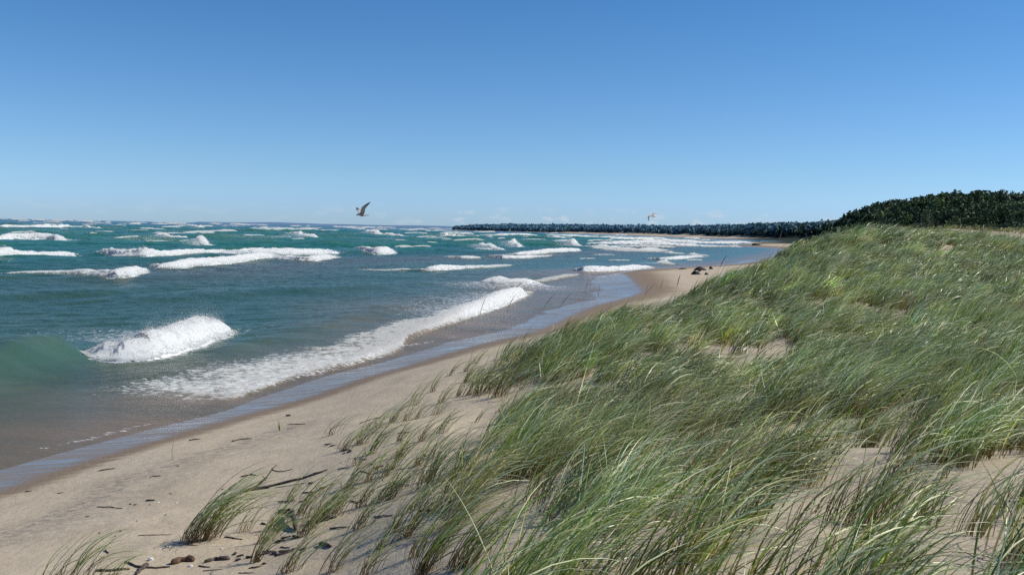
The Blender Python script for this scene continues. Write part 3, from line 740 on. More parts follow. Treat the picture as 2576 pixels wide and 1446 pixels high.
# ------------------------------------------------------------------ grass blades
GREENS = np.array([[.198, .272, .034], [.250, .332, .052], [.098, .160, .028], [.310, .360, .100], [.130, .218, .044]])
PALE = np.array([.72, .74, .46])  # glaucous leaf colour, brightened to put sunlit highlights into the blades
def blades(base, length, azim, th0, th1, pw, width, twist, c0, c1, K=6, fold=True, droop=None):
    """base (N,3); returns verts, quads, colours"""
    N = len(base); t = np.linspace(0, 1, K + 1)
    th = th0[:, None] + (th1 - th0)[:, None] * t[None] ** pw[:, None]
    thm = 0.5 * (th[:, 1:] + th[:, :-1])
    sl = (length / K)[:, None]
    hx = np.concatenate([np.zeros((N, 1)), np.cumsum(np.sin(thm) * sl, 1)], 1)
    hz = np.concatenate([np.zeros((N, 1)), np.cumsum(np.cos(thm) * sl, 1)], 1)
    az_ = azim[:, None] + (rng.normal(0, .12, N))[:, None] * t[None] ** 1.5
    dx, dy = np.cos(az_), np.sin(az_)
    P = np.stack([base[:, 0:1] + hx * dx, base[:, 1:2] + hx * dy, base[:, 2:3] + hz], -1)
    # frames
    T = np.stack([np.sin(th) * dx, np.sin(th) * dy, np.cos(th)], -1)
    S = np.stack([-dy, dx, np.zeros_like(dx)], -1)
    Nn = np.cross(T, S)
    tw = twist[:, None] + (rng.normal(0, .5, N))[:, None] * t[None]
    W = S * np.cos(tw)[..., None] + Nn * np.sin(tw)[..., None]
    Bn = -S * np.sin(tw)[..., None] + Nn * np.cos(tw)[..., None]
    prof = np.clip(np.minimum(0.55 + t * 2.2, 1.0) * (1 - t ** 2.2) + 0.04, 0, 1)
    w = width[:, None] * prof[None] * .5
    if fold:
        V = np.stack([P - W * w[..., None], P + Bn * (w * .6)[..., None], P + W * w[..., None]], 2)
        nc = 3
    else:
        V = np.stack([P - W * w[..., None], P + W * w[..., None]], 2); nc = 2
    ct = np.clip(t * 1.0, 0, 1)
    cc = c0[:, None, :] * (1 - sst(t, .08, .42))[None, :, None] + c1[:, None, :] * sst(t, .08, .42)[None, :, None]
    tipf = np.clip(rng.normal(.22, .38, N), 0, .95)[:, None] * sst(t, .45, .85)[None]
    cc = cc * (1 - tipf[..., None]) + (cc * .6 + PALE * .62) * tipf[..., None]  # tips paled: sunlit highlight mixed into the glaucous colour
    Cc = np.repeat(cc[:, :, None, :], nc, 2)
    idx = np.arange(N * (K + 1) * nc).reshape(N, K + 1, nc)
    q = np.stack([idx[:, :-1, :-1], idx[:, :-1, 1:], idx[:, 1:, 1:], idx[:, 1:, :-1]], -1).reshape(-1, 4)
    return V.reshape(-1, 3), q, Cc.reshape(-1, 3)

WIND = R(6)
def blade_params(n, lmin=.5, lmax=1.0, dry=.12, wscale=1.0, calm=0.0):
    L = rng.uniform(lmin, lmax, n) * rng.choice([1, 1, 1, .7], n)
    azm = rng.normal(WIND, .30, n) + (rng.random(n) < .06) * rng.uniform(-1.6, 1.6, n)
    th0 = R(8) + np.abs(rng.normal(0, R(11), n)); th1 = np.clip(rng.normal(R(82), R(20), n), R(30), R(125))
    pw = rng.uniform(.95, 1.8, n)
    w = rng.uniform(.007, .0125, n) * wscale
    tw = rng.normal(R(50), R(50), n) * rng.choice([-1, 1], n)
    g = GREENS[rng.integers(0, len(GREENS), n)] * rng.uniform(.75, 1.3, n)[:, None]
    isdry = rng.random(n) < dry
    dryc = np.array([.52, .42, .26]) * rng.uniform(.6, 1.15, n)[:, None]
    ispale = rng.random(n) < .27
    c1 = np.where(isdry[:, None], dryc, np.where(ispale[:, None], PALE * rng.uniform(.6, 1.15, n)[:, None], g))
    red = rng.random(n) < .5
    c0 = np.where(red[:, None], np.array([.17, .095, .05]), np.array([.25, .19, .09])) * rng.uniform(.6, 1.2, n)[:, None]
    yl = rng.random(n) < .04
    c1 = np.where(yl[:, None], np.array([.34, .25, .03]), c1)
    return L, azm, th0, th1, pw, w, tw, c0, c1

# the edge of the dense stand (world line along the dune shoulder)
EDGE = [hit(u, v)[:2] for u, v in ((1180, 1560), (1230, 1446), (1240, 1330), (1210, 1220), (1195, 1120), (1225, 1040), (1265, 965), (1295, 915))] + [(.7, 27.0), (3.6, 31.5), (8.8, 41), (14.5, 53.5), (24, 72), (30, 90)]
EDGE = [(-.6, 0)] + [tuple(p) for p in EDGE]
GAPS = [(hit(2150, 1400)[:2], .5, .65), (hit(1880, 880)[:2], .9, .35), (hit(2250, 1240)[:2], .9, .40), (hit(1950, 1120)[:2], 1.1, .5), (hit(2420, 1020)[:2], .9, .5), (hit(1800, 1330)[:2], .7, .5), (hit(1300, 1430)[:2], .5, .4)]
DK = hit(1480, 1330)[:2]
def density(x, y):
    d, _ = poly_sd(x, y, EDGE)
    g = sst(d, -1.0, 1.4)
    cl = fbm(x / .85 + 31, y / 1.1, oct=3)
    big = fbm(x / 3.1 + 4, y / 3.6 + 2, oct=2)
    f = g * (0.62 + 0.38 * sst(big, .36, .56)) * (.45 + .55 * sst(cl, .36, .55))
    for (c, r, k) in GAPS:
        dd = np.hypot(x - c[0], y - c[1])
        f = f * (1 - (1 - k) * (1 - sst(dd, r * .5, r * 1.35)))
    f = f * (1 - .22 * (1 - sst(y, 6.5, 10.5)) * sst(x, 1.2, 2.4))
    f = np.maximum(f, .95 * np.exp(-((x - DK[0]) / .55) ** 2 - ((y - DK[1]) / 1.1) ** 2))
    f = np.maximum(f, g * .24 * sst(x, 1.0, 2.5))
    return np.maximum(f, g * .62 * sst(y, 26, 34))

def grass_patch(y0, y1, per_m2, nb, K, fold, wscale, lmin=.5, lmax=.95):
    half = math.tan(R(33))
    xa, xb = -3.0, y1 * half + 2.5
    area = (xb - xa) * (y1 - y0)
    nc = int(area * per_m2); nf = int(area * per_m2 * .9)
    x = rng.uniform(xa, xb, nc + nf); y = rng.uniform(y0, y1, nc + nf)
    isc = np.arange(nc + nf) < nc
    k = (x < y * half + 2.5) & (rng.random(nc + nf) < density(x, y))
    x, y, isc = x[k], y[k], isc[k]
    n = len(x)
    # a clump is a handful of shoots, a stray is a single one; each shoot bears several leaves
    size = np.where(isc, rng.lognormal(0, .38, n), .5)
    cnt = np.where(isc, np.clip(rng.poisson(nb * 5.2 * size ** 1.3), 6, 130), rng.integers(3, nb + 1, n)).astype(int)
    i = np.repeat(np.arange(n), cnt); N = len(i)
    rad = np.where(isc, .075 * size, .02)[i] * (1 + .1 * wscale)
    bx = x[i] + rng.normal(0, 1, N) * rad; by = y[i] + rng.normal(0, 1, N) * rad
    B = np.stack([bx, by, ground_z(x, y)[i] - .03], -1)
    P = list(blade_params(N, lmin, lmax, .10, wscale))
    tone = np.exp(rng.normal(-.05, .40, n))[i] * (.72 + .56 * fbm(x / 2.0, y / 2.6, oct=2))[i]
    warm = rng.normal(0, .10, n)[i]
    P[8] = P[8] * tone[:, None] * np.stack([1 + warm, np.ones(N), 1 - warm], -1)
    arch = rng.random(N) < .13 + .05 * min(wscale - 1, 1.4)
    P[8] = np.where(arch[:, None], PALE * rng.uniform(.75, 1.12, N)[:, None], P[8])  # arching blades coloured pale as sunlit strokes
    P[0] = np.where(arch, P[0] * 1.15, P[0]); P[3] = np.where(arch, rng.normal(R(98), R(12), N), P[3]); P[4] = np.where(arch, rng.uniform(.7, 1.1, N), P[4])
    P[5] = np.where(arch, P[5] * 1.35, P[5]); P[6] = np.where(arch, rng.normal(R(42), R(14), N), P[6])
    straw = (rng.random(n) < .07)[i] & (rng.random(N) < .7)
    P[8] = np.where(straw[:, None], np.array([.46, .36, .21]) * rng.uniform(.6, 1.1, N)[:, None], P[8])
    gust = (fbm(x / 3 + 50, y / 4, oct=2) - .5)[i] + rng.normal(0, .10, n)[i]
    P[3] = P[3] + gust * R(45); P[1] = P[1] + gust * .7
    P[0] = P[0] * (.62 + .46 * fbm(x / 1.3 + 8, y / 1.3, oct=2) + .16 * np.minimum(size, 1.6))[i]
    return blades(B, *P, K=K, fold=fold)

parts = [grass_patch(3.2, 9.0, 6.0, 7, 8, True, 1.0, .5, 1.05), grass_patch(9.0, 16.0, 6.6, 7, 6, True, 1.0, .5, 1.0), grass_patch(16.0, 27.0, 7.0, 7, 5, False, 1.35), grass_patch(27.0, 43.0, 6.0, 7, 4, False, 1.9), grass_patch(43.0, 70.0, 4.0, 7, 4, False, 2.6)]
V = []; Q = []; Cc = []; o_ = 0
for v, q, c in parts:
    V.append(v); Q.append(q + o_); Cc.append(c); o_ += len(v)
V = np.concatenate(V); Q = np.concatenate(Q); Cc = np.concatenate(Cc)
print('grass verts', len(V), 'quads', len(Q))
g = mesh_obj('beach_grass', V, Q, M_GRASS, attrs={'tint': Cc})
tag(g, 'dense green beach grass bent to the right by wind over the dune', 'grass', kind='stuff')

# sparse cover on the second ridge and the inland flat
def far_cover():
    n = 11000
    x = rng.uniform(26, 130, n); y = rng.uniform(66, 200, n)
    k = (x > y * .30 + 6) & (fbm(x / 9, y / 9, oct=2) + rng.normal(0, .05, n) > .44)
    x, y = x[k], y[k]; z = ground_z(x, y)
    i = np.repeat(np.arange(len(x)), 7); N = len(i)
    B = np.stack([x[i] + rng.normal(0, .3, N), y[i] + rng.normal(0, .3, N), z[i] - .03], -1)
    P = list(blade_params(N, .5, .9, .35, 6.0)); P[8] = P[8] * np.array([1.1, .95, .9])
    return blades(B, *P, K=3, fold=False)
v, q, c = far_cover()
tag(mesh_obj('dune_ground_cover', v, q, M_GRASS, attrs={'tint': c}), 'sparse dull grass on the low sandy ridge before the forest', 'grass', kind='stuff')

# ------------------------------------------------------------------ separate tufts on the open sand
def tuft_mesh(n, spread, lmin, lmax, dry=.12, th1=None, lean=0.0):
    B = np.stack([rng.normal(0, spread, n), rng.normal(0, spread * .7, n), np.full(n, -.02)], -1)
    P = list(blade_params(n, lmin, lmax, dry, 1.0))
    P[1] = rng.normal(WIND, .22, n); P[3] = np.clip(rng.normal(th1 or R(88), R(14), n), R(45), R(120)); P[4] = rng.uniform(.8, 1.2, n)
    return blades(B, *P, K=8, fold=True)
def stalk_mesh(n, spread):
    """dead brown leaf bases round the foot of a tuft"""
    B = np.stack([np.clip(rng.normal(0, 1, n), -1.5, 1.5) * spread, np.clip(rng.normal(0, .7, n), -1.1, 1.1) * spread, np.full(n, -.02)], -1)
    L = rng.uniform(.06, .26, n)
    c = np.array([.24, .145, .07]) * rng.uniform(.5, 1.2, n)[:, None]
    return blades(B, L, rng.uniform(-3.1, 3.1, n), np.abs(rng.normal(0, R(14), n)), np.abs(rng.normal(R(25), R(30), n)), np.ones(n), rng.uniform(.006, .011, n), rng.uniform(-1, 1, n), c, c * 1.15, K=3, fold=True)
def new_tuft(loc, n, spread, lmin, lmax, label, group=None, dry=.12, th1=None, nst=None):
    root = empty('grass_tuft', tuple(loc))
    v, q, c = tuft_mesh(n, spread, lmin, lmax, dry, th1)
    mesh_obj('leaves', v, q, M_GRASS, root, attrs={'tint': c})
    v, q, c = stalk_mesh(nst or max(10, n // 2), min(spread, .036))
    mesh_obj('dead_stem_base', v, q, M_GRASS, root, attrs={'tint': c})
    tag(root, label, 'grass tuft', group or 'tufts of beach grass on the open sand')
    return root
def copy_thing(root, loc, rz, sc, label, group):
    r = root.copy(); col.objects.link(r); r.location = loc; r.rotation_euler = (0, 0, rz); r.scale = (sc, sc, sc)
    for ch in list(root.children):
        c = ch.copy(); col.objects.link(c); c.parent = r
    tag(r, label, 'grass tuft', group); return r

p = hit(487, 1363); new_tuft(p, 64, .080, .95, 1.60, 'large lone grass tuft arching over bare sand in front of the driftwood branch')
p = hit(520, 1357); new_tuft(p, 36, .055, .75, 1.3, 'smaller grass tuft touching the right side of the large lone tuft', th1=R(80))
p = hit(455, 1363); new_tuft(p, 2, .01, .9, 1.1, 'single tall grass stem left of the large lone tuft', nst=3)
p = hit(638, 1415); new_tuft(p, 18, .025, .75, 1.2, 'slim grass tuft rising from the line of driftwood scraps right of the brown chunk', th1=R(75))
p = hit(150, 1462); new_tuft(p, 30, .14, .65, 1.05, 'pale green grass tuft cut by the frame at the lower left corner', th1=R(92), dry=.2)
p = hit(235, 1474); new_tuft(p, 16, .10, .4, .7, 'low grass tuft right of the corner tuft at the lower left', th1=R(98), dry=.2)
p = hit(903, 1119); new_tuft(p, 30, .09, .6, 1.0, 'dark leafy tuft with red brown stems at the beach edge of the dune', th1=R(82))
p = hit(863, 1134); new_tuft(p, 14, .05, .55, .95, 'thin tuft with a dark knot at its foot casting a shadow on the beach')
p = hit(831, 1095); new_tuft(p, 10, .08, .5, .85, 'pale sparse tuft farthest out on the beach near the two leafy tufts', dry=.35)
p = hit(1018, 1350); new_tuft(p, 22, .03, .7, 1.1, 'tuft on a single reddish stem standing in the pale sand at lower centre', th1=R(82))
p = hit(989, 1338); new_tuft(p, 14, .03, .55, .95, 'tuft just left of the reddish stemmed tuft at lower centre', th1=R(78))
p = hit(1058, 1445); new_tuft(p, 48, .05, .8, 1.25, 'tall arching tuft rooted at the bottom edge left of the dense stand', th1=R(86))
p = hit(1155, 1430); new_tuft(p, 40, .07, .7, 1.1, 'bushy tuft at the bottom edge between the tall arching tuft and the dense stand')
p = hit(978, 1256); new_tuft(p, 24, .045, .6, 1.0, 'tuft with straw yellow dead base right of the debris line', dry=.25, th1=R(76))
p = hit(780, 1332); new_tuft(p, 14, .03, .6, .95, 'light green tuft right of the curved stub of driftwood', th1=R(72))
p = hit(832, 1440); new_tuft(p, 20, .05, .7, 1.1, 'tuft at the bottom edge beside the small log chunk', th1=R(80))
p = hit(1152, 997); new_tuft(p, 18, .08, .5, .85, 'tuft of thin upright stems with reddish feet high on the beach edge', th1=R(62))
p = hit(1088, 986); new_tuft(p, 8, .03, .5, .8, 'lone thin tuft on open sand nearest the wet beach', th1=R(60))
p = hit(1110, 1014); new_tuft(p, 12, .035, .55, .9, 'thin tuft in front of the lone one nearest the wet beach', th1=R(66))
protos = []
SP = [(686, 1332), (659, 1365), (810, 1309), (839, 1299), (749, 1294), (946, 1077), (986, 1062), (1020, 1058), (1049, 1053), (1180, 994), (1099, 1042), (929, 1143), (894, 1169), (968, 1197), (1051, 1171), (1005, 1112), (905, 1275), (779, 1300), (836, 1290), (1107, 1352), (1134, 1325), (920, 1446), (958, 1260), (1042, 1283), (614, 1338), (870, 1230), (1010, 1230), (1075, 1210), (930, 1210), (1060, 1110), (1105, 1090), (1040, 1020), (1130, 945), (1195, 915), (1170, 935), (1000, 1150), (730, 1260), (900, 1330), (1080, 1290), (985, 1180), (1090, 1150), (760, 1350), (1045, 1400), (955, 1380), (720, 1440)]
for i, (u, v) in enumerate(SP):
    p = hit(u, v)
    lb = 'small sparse tuft of wind bent grass at the thinning edge of the dune'; gr = 'small sparse tufts along the dune edge'
    if i < 7:
        protos.append(new_tuft(p, int(rng.integers(9, 22)), rng.uniform(.03, .07), .45, .95, lb, gr, dry=rng.uniform(.1, .35), th1=R(rng.uniform(66, 88))))
    else:
        copy_thing(protos[i % 7], tuple(p), rng.normal(0, .16), rng.uniform(.75, 1.15), lb, gr)

# ------------------------------------------------------------------ tall seed stalks
def tube(pts, rad, sides=6, cap=True):
    pts = [Vector(p) for p in pts]; n = len(pts); V = []; Fc = []
    prev = None
    for i, p in enumerate(pts):
        d = (pts[min(i + 1, n - 1)] - pts[max(i - 1, 0)]).normalized()
        a = d.cross(Vector((0, 0, 1)))
        if a.length < 1e-3: a = d.cross(Vector((0, 1, 0)))
        a.normalize(); b = d.cross(a)
        for k in range(sides):
            f = 2 * math.pi * k / sides
            V.append(p + (a * math.cos(f) + b * math.sin(f)) * rad[i])
    for i in range(n - 1):
        for k in range(sides):
            k2 = (k + 1) % sides
            Fc.append((i * sides + k, i * sides + k2, (i + 1) * sides + k2, (i + 1) * sides + k))
    if cap:
        Fc.append(tuple(range(sides))[::-1]); Fc.append(tuple(range((n - 1) * sides, n * sides)))
    return [tuple(v) for v in V], Fc
def merge(parts):
    V = []; Fc = []
    for v, f in parts:
        o = len(V); V += list(v); Fc += [tuple(i + o for i in x) for x in f]
    return V, Fc

t_ = NT('seed_stalk'); M_STALK = t_.done(t_.bsdf(t_.mix(t_.noise(t_.n('ShaderNodeTexCoord').outputs['Object'], 20), (.30, .25, .13), (.44, .36, .20)), .6, .3).outputs[0])
t_ = NT('seed_head'); M_SEED = t_.done(t_.bsdf(t_.mix(t_.noise(t_.n('ShaderNodeTexCoord').outputs['Object'], 60), (.24, .17, .10), (.42, .32, .20)), .8, .2).outputs[0])
def seed_stalk(base, tip, label, group, wd=1.0):
    b = Vector(base); tp = Vector(tip); rel = tp - b
    N = 9; pts = []
    for i in range(N + 1):
        t = i / N
        pts.append((rel.x * t ** 1.5, rel.y * t ** 1.5, rel.z * (1 - (1 - t) ** 1.15)))
    k = N - 3
    root = empty('seed_stalk', tuple(b))
    v, f = tube(pts[:k + 1], [.0028 * wd] * (k + 1), 5); mesh_obj('stem', v, f, M_STALK, root)
    hp = pts[k:]; dense = []
    for i in range(11):
        t = i / 10 * (len(hp) - 1); a = min(int(t), len(hp) - 2); fr = t - a
        dense.append(tuple(hp[a][j] * (1 - fr) + hp[a + 1][j] * fr for j in range(3)))
    rr = [.0035 * wd + .0085 * wd * math.sin(math.pi * min(1, .08 + i / 10 * .95)) * random.uniform(.8, 1.15) for i in range(11)]
    v, f = tube(dense, rr, 7); mesh_obj('seed_head', v, f, M_SEED, root)
    tag(root, label, 'seed stalk', group)
ST = [((1195, 828), (1225, 722), 24, 'bare seed stalk leaning right before the water, leftmost of the tall stalks'), ((1250, 800), (1300, 690), 25, 'tall seed stalk on the dune shoulder rising against the wet sand, second from the left'),
      ((1330, 800), (1400, 735), 25.5, 'dark seed stalk just above the grass tops against blue wet sand'), ((1370, 805), (1440, 735), 25.5, 'dark seed stalk right of another one against blue wet sand'),
      ((1468, 790), (1480, 700), 27, None), ((1505, 775), (1510, 715), 27, None), ((1600, 735), (1650, 712), 28, None), ((1618, 755), (1632, 715), 28, None), ((1700, 705), (1712, 690), 31, None), ((1655, 740), (1670, 700), 29, None), ((1795, 690), (1830, 640), 33, None),
      ((1955, 592), (1968, 565), 47, None), ((2083, 585), (2094, 552), 50, None), ((2090, 588), (2101, 552), 50, None), ((2122, 582), (2140, 548), 51, None), ((2155, 575), (2180, 541), 52, None), ((2190, 570), (2210, 528), 52, None), ((2225, 572), (2245, 545), 52, None), ((2285, 580), (2310, 552), 52, None), ((2310, 585), (2345, 560), 52, None), ((2240, 655), (2270, 610), 42, None), ((2450, 600), (2490, 578), 52, None), ((2480, 640), (2530, 612), 45, None), ((2400, 690), (2440, 650), 36, None)]
for (b, tp, y, lb) in ST:
    B = at_y(b[0], b[1], y); Tt = at_y(tp[0], tp[1], y)
    gz = float(ground_z(np.array([B[0]]), np.array([B[1]]))[0])
    B = np.array([B[0] - .08, B[1], gz]); Tt[2] = min(max(Tt[2], gz + .7), gz + 1.75)
    onr = tp[0] > 1900
    seed_stalk(B, Tt, lb or ('pale seed stalk standing up from the grassy crest before the dark forest' if onr else 'slender seed stalk rising from the dune shoulder against the beach'),
               'seed stalks on the grassy crest' if onr else 'seed stalks along the dune shoulder', wd=.6 if y < 30 else 1.2)

# ------------------------------------------------------------------ driftwood, twigs, pebbles
def path3(pxs, lift=0.0, n=None):
    out = []
    for i, q in enumerate(pxs):
        p = hit(q[0], q[1]); z = p[2] + (q[2] if len(q) > 2 else 0) + lift
        out.append(Vector((p[0], p[1], z)))
    return out
def resample(pts, n, wob=0.0):
    d = [0]
    for a, b in zip(pts, pts[1:]): d.append(d[-1] + (b - a).length)
    res = []
    for i in range(n):
        s_ = d[-1] * i / (n - 1); k = 0
        while k < len(d) - 2 and d[k + 1] < s_: k += 1
        f = (s_ - d[k]) / max(1e-6, d[k + 1] - d[k])
        p = pts[k].lerp(pts[k + 1], f)
        if 0 < i < n - 1: p = p + Vector((random.gauss(0, wob), random.gauss(0, wob), random.gauss(0, wob * .5)))
        res.append(p)
    return res
def stick(name, px, r0, r1, label, cat, group, mat=None, wob=.006, n=8, lump=.15, branches=(), sides=7):
    pts = resample(path3(px, r0 * .7), n, wob)
    o0 = pts[0].copy()
    rad = [(r0 + (r1 - r0) * i / (n - 1)) * random.uniform(1 - lump, 1 + lump) for i in range(n)]
    rad[0] *= .7; rad[-1] *= .6
    parts = [tube([p - o0 for p in pts], rad, sides)]
    root_v, root_f = merge(parts)
    o = mesh_obj(name, root_v, root_f, mat or M_WOOD, loc=tuple(o0))
    for bpx, b0, b1 in branches:
        bp = resample(path3(bpx, r0 * .5), 7, wob)
        rd = [(b0 + (b1 - b0) * i / 6) * random.uniform(1 - lump, 1 + lump) for i in range(7)]
        v, f = tube([p - o0 for p in bp], rd, 6)
        bo = mesh_obj('side_branch', v, f, mat or M_WOOD, o)
    tag(o, label, cat, group); return o

stick('driftwood_branch', [(548, 1262), (624, 1234), (655, 1230), (755, 1215, .05), (824, 1201, .10)], .022, .016, 'long dark driftwood branch with a forked side limb lying behind the large lone tuft', 'driftwood', None, n=14, wob=.008,
      branches=[([(636, 1232), (659, 1226, .08), (684, 1218, .20), (696, 1216, .26)], .016, .007), ([(684, 1218, .20), (707, 1216, .16), (736, 1214, .19)], .011, .004), ([(668, 1226, .10), (660, 1222, .14)], .01, .005)])
stick('driftwood_stub', [(716, 1298, .02), (735, 1312, .06), (741, 1322, .05), (744, 1337)], .030, .028, 'short curved dark stub of driftwood half buried right of the slim tuft', 'driftwood', None, n=8)
stick('driftwood_chunk', [(432, 1420), (450, 1413), (470, 1410), (487, 1412)], .030, .035, 'fat brown driftwood chunk below the large lone tuft', 'driftwood', None, mat=M_WOODB, lump=.28, n=9, sides=9)
stick('driftwood_chunk', [(515, 1415), (540, 1408), (577, 1407)], .020, .022, 'knobbly grey driftwood piece right of the fat brown chunk', 'driftwood', None, lump=.35, n=10, sides=9)
stick('driftwood_chunk', [(805, 1370), (818, 1372), (833, 1377)], .024, .018, 'small grey log chunk on pale sand at lower centre left', 'driftwood', None, lump=.25, n=8, sides=9)
stick('driftwood_stick', [(240, 1437), (290, 1435), (327, 1432)], .016, .012, 'straight dark stick lying beside the corner tuft', 'driftwood', None, n=9)
stick('driftwood_stick', [(314, 1414), (330, 1418), (347, 1427), (385, 1429), (428, 1426)], .014, .010, 'bent stick with knots left of the fat brown chunk', 'driftwood', None, n=11, lump=.4)
stick('driftwood_root', [(343, 1446), (352, 1436), (362, 1428), (372, 1420)], .022, .020, 'gnarled root lump at the bottom edge crossing the bent stick', 'driftwood', None, lump=.45, n=9)
stick('driftwood_lump', [(700, 1288), (718, 1286), (738, 1289)], .02, .03, 'black flat lump of driftwood above the curved stub', 'driftwood', None, mat=M_DARK, lump=.3)
stick('driftwood_stick', [(770, 1318), (800, 1312), (845, 1302)], .026, .02, 'thick dark stick among the tufts at the debris line', 'driftwood', None, n=9, lump=.3)
stick('twig', [(565, 1351), (590, 1354), (610, 1357)], .010, .006, 'short dark twig right of the base of the large lone tuft', 'twig', None)
stick('twig', [(646, 1398), (668, 1393), (690, 1388)], .012, .008, 'crooked twig right of the slim tuft', 'twig', None)
stick('twig', [(347, 1347), (390, 1345), (432, 1344)], .005, .004, 'thin straight twig in the shadow left of the large lone tuft', 'twig', None)
stick('twig', [(244, 1275), (280, 1276), (308, 1279)], .007, .006, 'straight brown twig alone on the lower left sand', 'twig', None)
stick('twig', [(247, 1185), (270, 1181), (290, 1178)], .010, .009, 'brown twig near the wet sand at the left', 'twig', None)
stick('twig', [(367, 1259.5), (390, 1258.5)], .012, .011, 'stubby dark twig in the middle of the left sand', 'twig', None, n=5)
stick('twig', [(377, 1200.5), (385, 1198), (404, 1197)], .008, .009, 'pale and dark hooked twig above the stubby one', 'twig', None)
stick('twig', [(475, 1108), (505, 1104)], .013, .012, 'dark twig right of the upright dry reed by the wet sand', 'twig', None, n=5)
stick('twig', [(583, 1111), (605, 1105), (635, 1103)], .012, .007, 'forked twig lying left of the pale sprout', 'twig', None, branches=[([(583, 1108), (605, 1105)], .005, .004)])
stick('twig', [(724, 1068), (768, 1066)], .008, .007, 'thin twig above the pale sparse tuft', 'twig', None)
stick('twig', [(720, 1046.5), (731, 1045.5)], .022, .02, 'black stub close to the wet sand above the pale sprout', 'twig', None, n=5)
stick('twig', [(1052, 1287), (1075, 1283), (1110, 1289)], .012, .007, 'curved twig in the sand between tufts at lower centre', 'twig', None)
stick('twig', [(605, 1200), (630, 1194), (648, 1196)], .012, .007, 'dark twig above the driftwood branch', 'twig', None, n=6)
stick('twig', [(905, 1065), (930, 1056), (955, 1050)], .012, .010, 'dark curved twig on the slope above the leafy tufts', 'twig', None)
small = [((64, 1237), (80, 1235)), ((144, 1241), (161, 1239)), ((216, 1300), (226, 1299)), ((265, 1384), (273, 1392)), ((425, 1242), (433, 1242)), ((500, 1424), (530, 1427)), ((510, 1436), (560, 1431)), ((625, 1430), (660, 1424)), ((600, 1441), (640, 1440)), ((690, 1400), (740, 1385)), ((745, 1385), (775, 1379)), ((706, 1376), (730, 1378)), ((660, 1388), (690, 1386)), ((460, 1370), (500, 1372)), ((850, 1180), (880, 1176)), ((905, 1185), (935, 1192)), ((760, 1240), (800, 1237)), ((880, 1260), (912, 1266)), ((940, 1300), (990, 1296)), ((700, 1262), (745, 1260)), ((830, 1330), (880, 1325)), ((1000, 1090), (1030, 1087)), ((990, 1215), (1030, 1222)), ((1150, 1150), (1180, 1156))]
for a, b in small:
    stick('twig', [a, b], random.uniform(.006, .012), random.uniform(.004, .008), 'small dark twig scattered on the sand near the driftwood', 'twig', 'small scattered twigs', n=5, wob=.004)

def pebble(px, r, label, group, mat, flat=.6):
    p = hit(*px); bm = bmesh.new(); bmesh.ops.create_icosphere(bm, subdivisions=2, radius=r); st_ = random.uniform(1.3, 3.2)
    for v in bm.verts:
        v.co *= 1 + random.uniform(-.16, .16) * (2.2 if mat is M_DARK else 1); v.co.z *= flat; v.co.x *= 1.25 if mat is not M_DARK else st_
    me = bpy.data.meshes.new('pebble'); bm.to_mesh(me); bm.free(); me.materials.append(mat)
    o = bpy.data.objects.new('pebble' if mat is not M_DARK else 'driftwood_lump', me); col.objects.link(o); o.location = (p[0], p[1], p[2] + r * flat * .55); o.rotation_euler = (0, 0, random.uniform(0, 3))
    tag(o, label, 'pebble', group); return o
pebble((379, 1409), .028, 'round white stone on the bent stick at the lower left', None, M_SHELL, .9)
pebble((480, 1424), .022, 'white stone just below the fat brown chunk', None, M_SHELL)
for px in ((398, 1263.5), (444, 1264.5), (558, 1380)): pebble(px, .014, 'tiny white pebble on the left sand', 'tiny white pebbles', M_SHELL)
for px in ((328, 1268), (340, 1269.5), (377, 1269.5), (290, 1348.5), (448, 1172.5), (303, 1336), (417, 1295), (583, 1084), (250, 1340), (530, 1300), (560, 1230), (345, 1310)): pebble(px, random.uniform(.010, .018), 'small dark pebble scattered on the left sand', 'small dark pebbles', M_STONE)
for px in ((590, 1393), (605, 1398), (628, 1402), (650, 1409), (600, 1408), (665, 1418), (690, 1392), (715, 1388), (735, 1383), (700, 1333), (720, 1352), (745, 1352), (705, 1362), (664, 1318), (870, 1133), (880, 1136), (866, 1140), (918, 1156), (935, 1168), (952, 1176), (826, 1118), (838, 1121), (1010, 1143), (1070, 1145), (800, 1190), (783, 1215), (812, 1228), (760, 1262)):
    o = pebble(px, random.uniform(.016, .034), 'dark scrap of driftwood in the debris line along the foot of the dune', 'dark scraps in the debris line', M_DARK, .5); o['category'] = 'driftwood'

# upright dry reed and a pale sprout on the beach
p = hit(441, 1156)
rel = [(0, 0, 0), (-.05, 0, .03), (-.055, 0, .16), (-.03, 0, .30), (.02, 0, .44), (.05, 0, .53)]
v, f = tube(rel, [.006, .006, .006, .005, .004, .002], 6)
tag(mesh_obj('dry_reed', v, f, M_REED, loc=tuple(p)), 'bent dry straw coloured reed standing alone on the beach near the wet sand', 'reed')
p = hit(703, 1083)
B = np.zeros((5, 3)); B[:, 0] = rng.normal(0, .01, 5)
v, q, c = blades(B, np.array([.26, .22, .2, .15, .12]), rng.uniform(2.2, 3.6, 5), np.full(5, R(4)), np.full(5, R(22)), np.ones(5), np.full(5, .022), rng.uniform(-1, 1, 5), np.tile([.5, .45, .22], (5, 1)), np.tile([.42, .45, .2], (5, 1)), K=4)
tag(mesh_obj('grass_sprout', v, q, M_GRASS, attrs={'tint': c}, loc=tuple(p)), 'pale stubby grass sprout alone on the beach left of the dune edge', 'grass sprout')

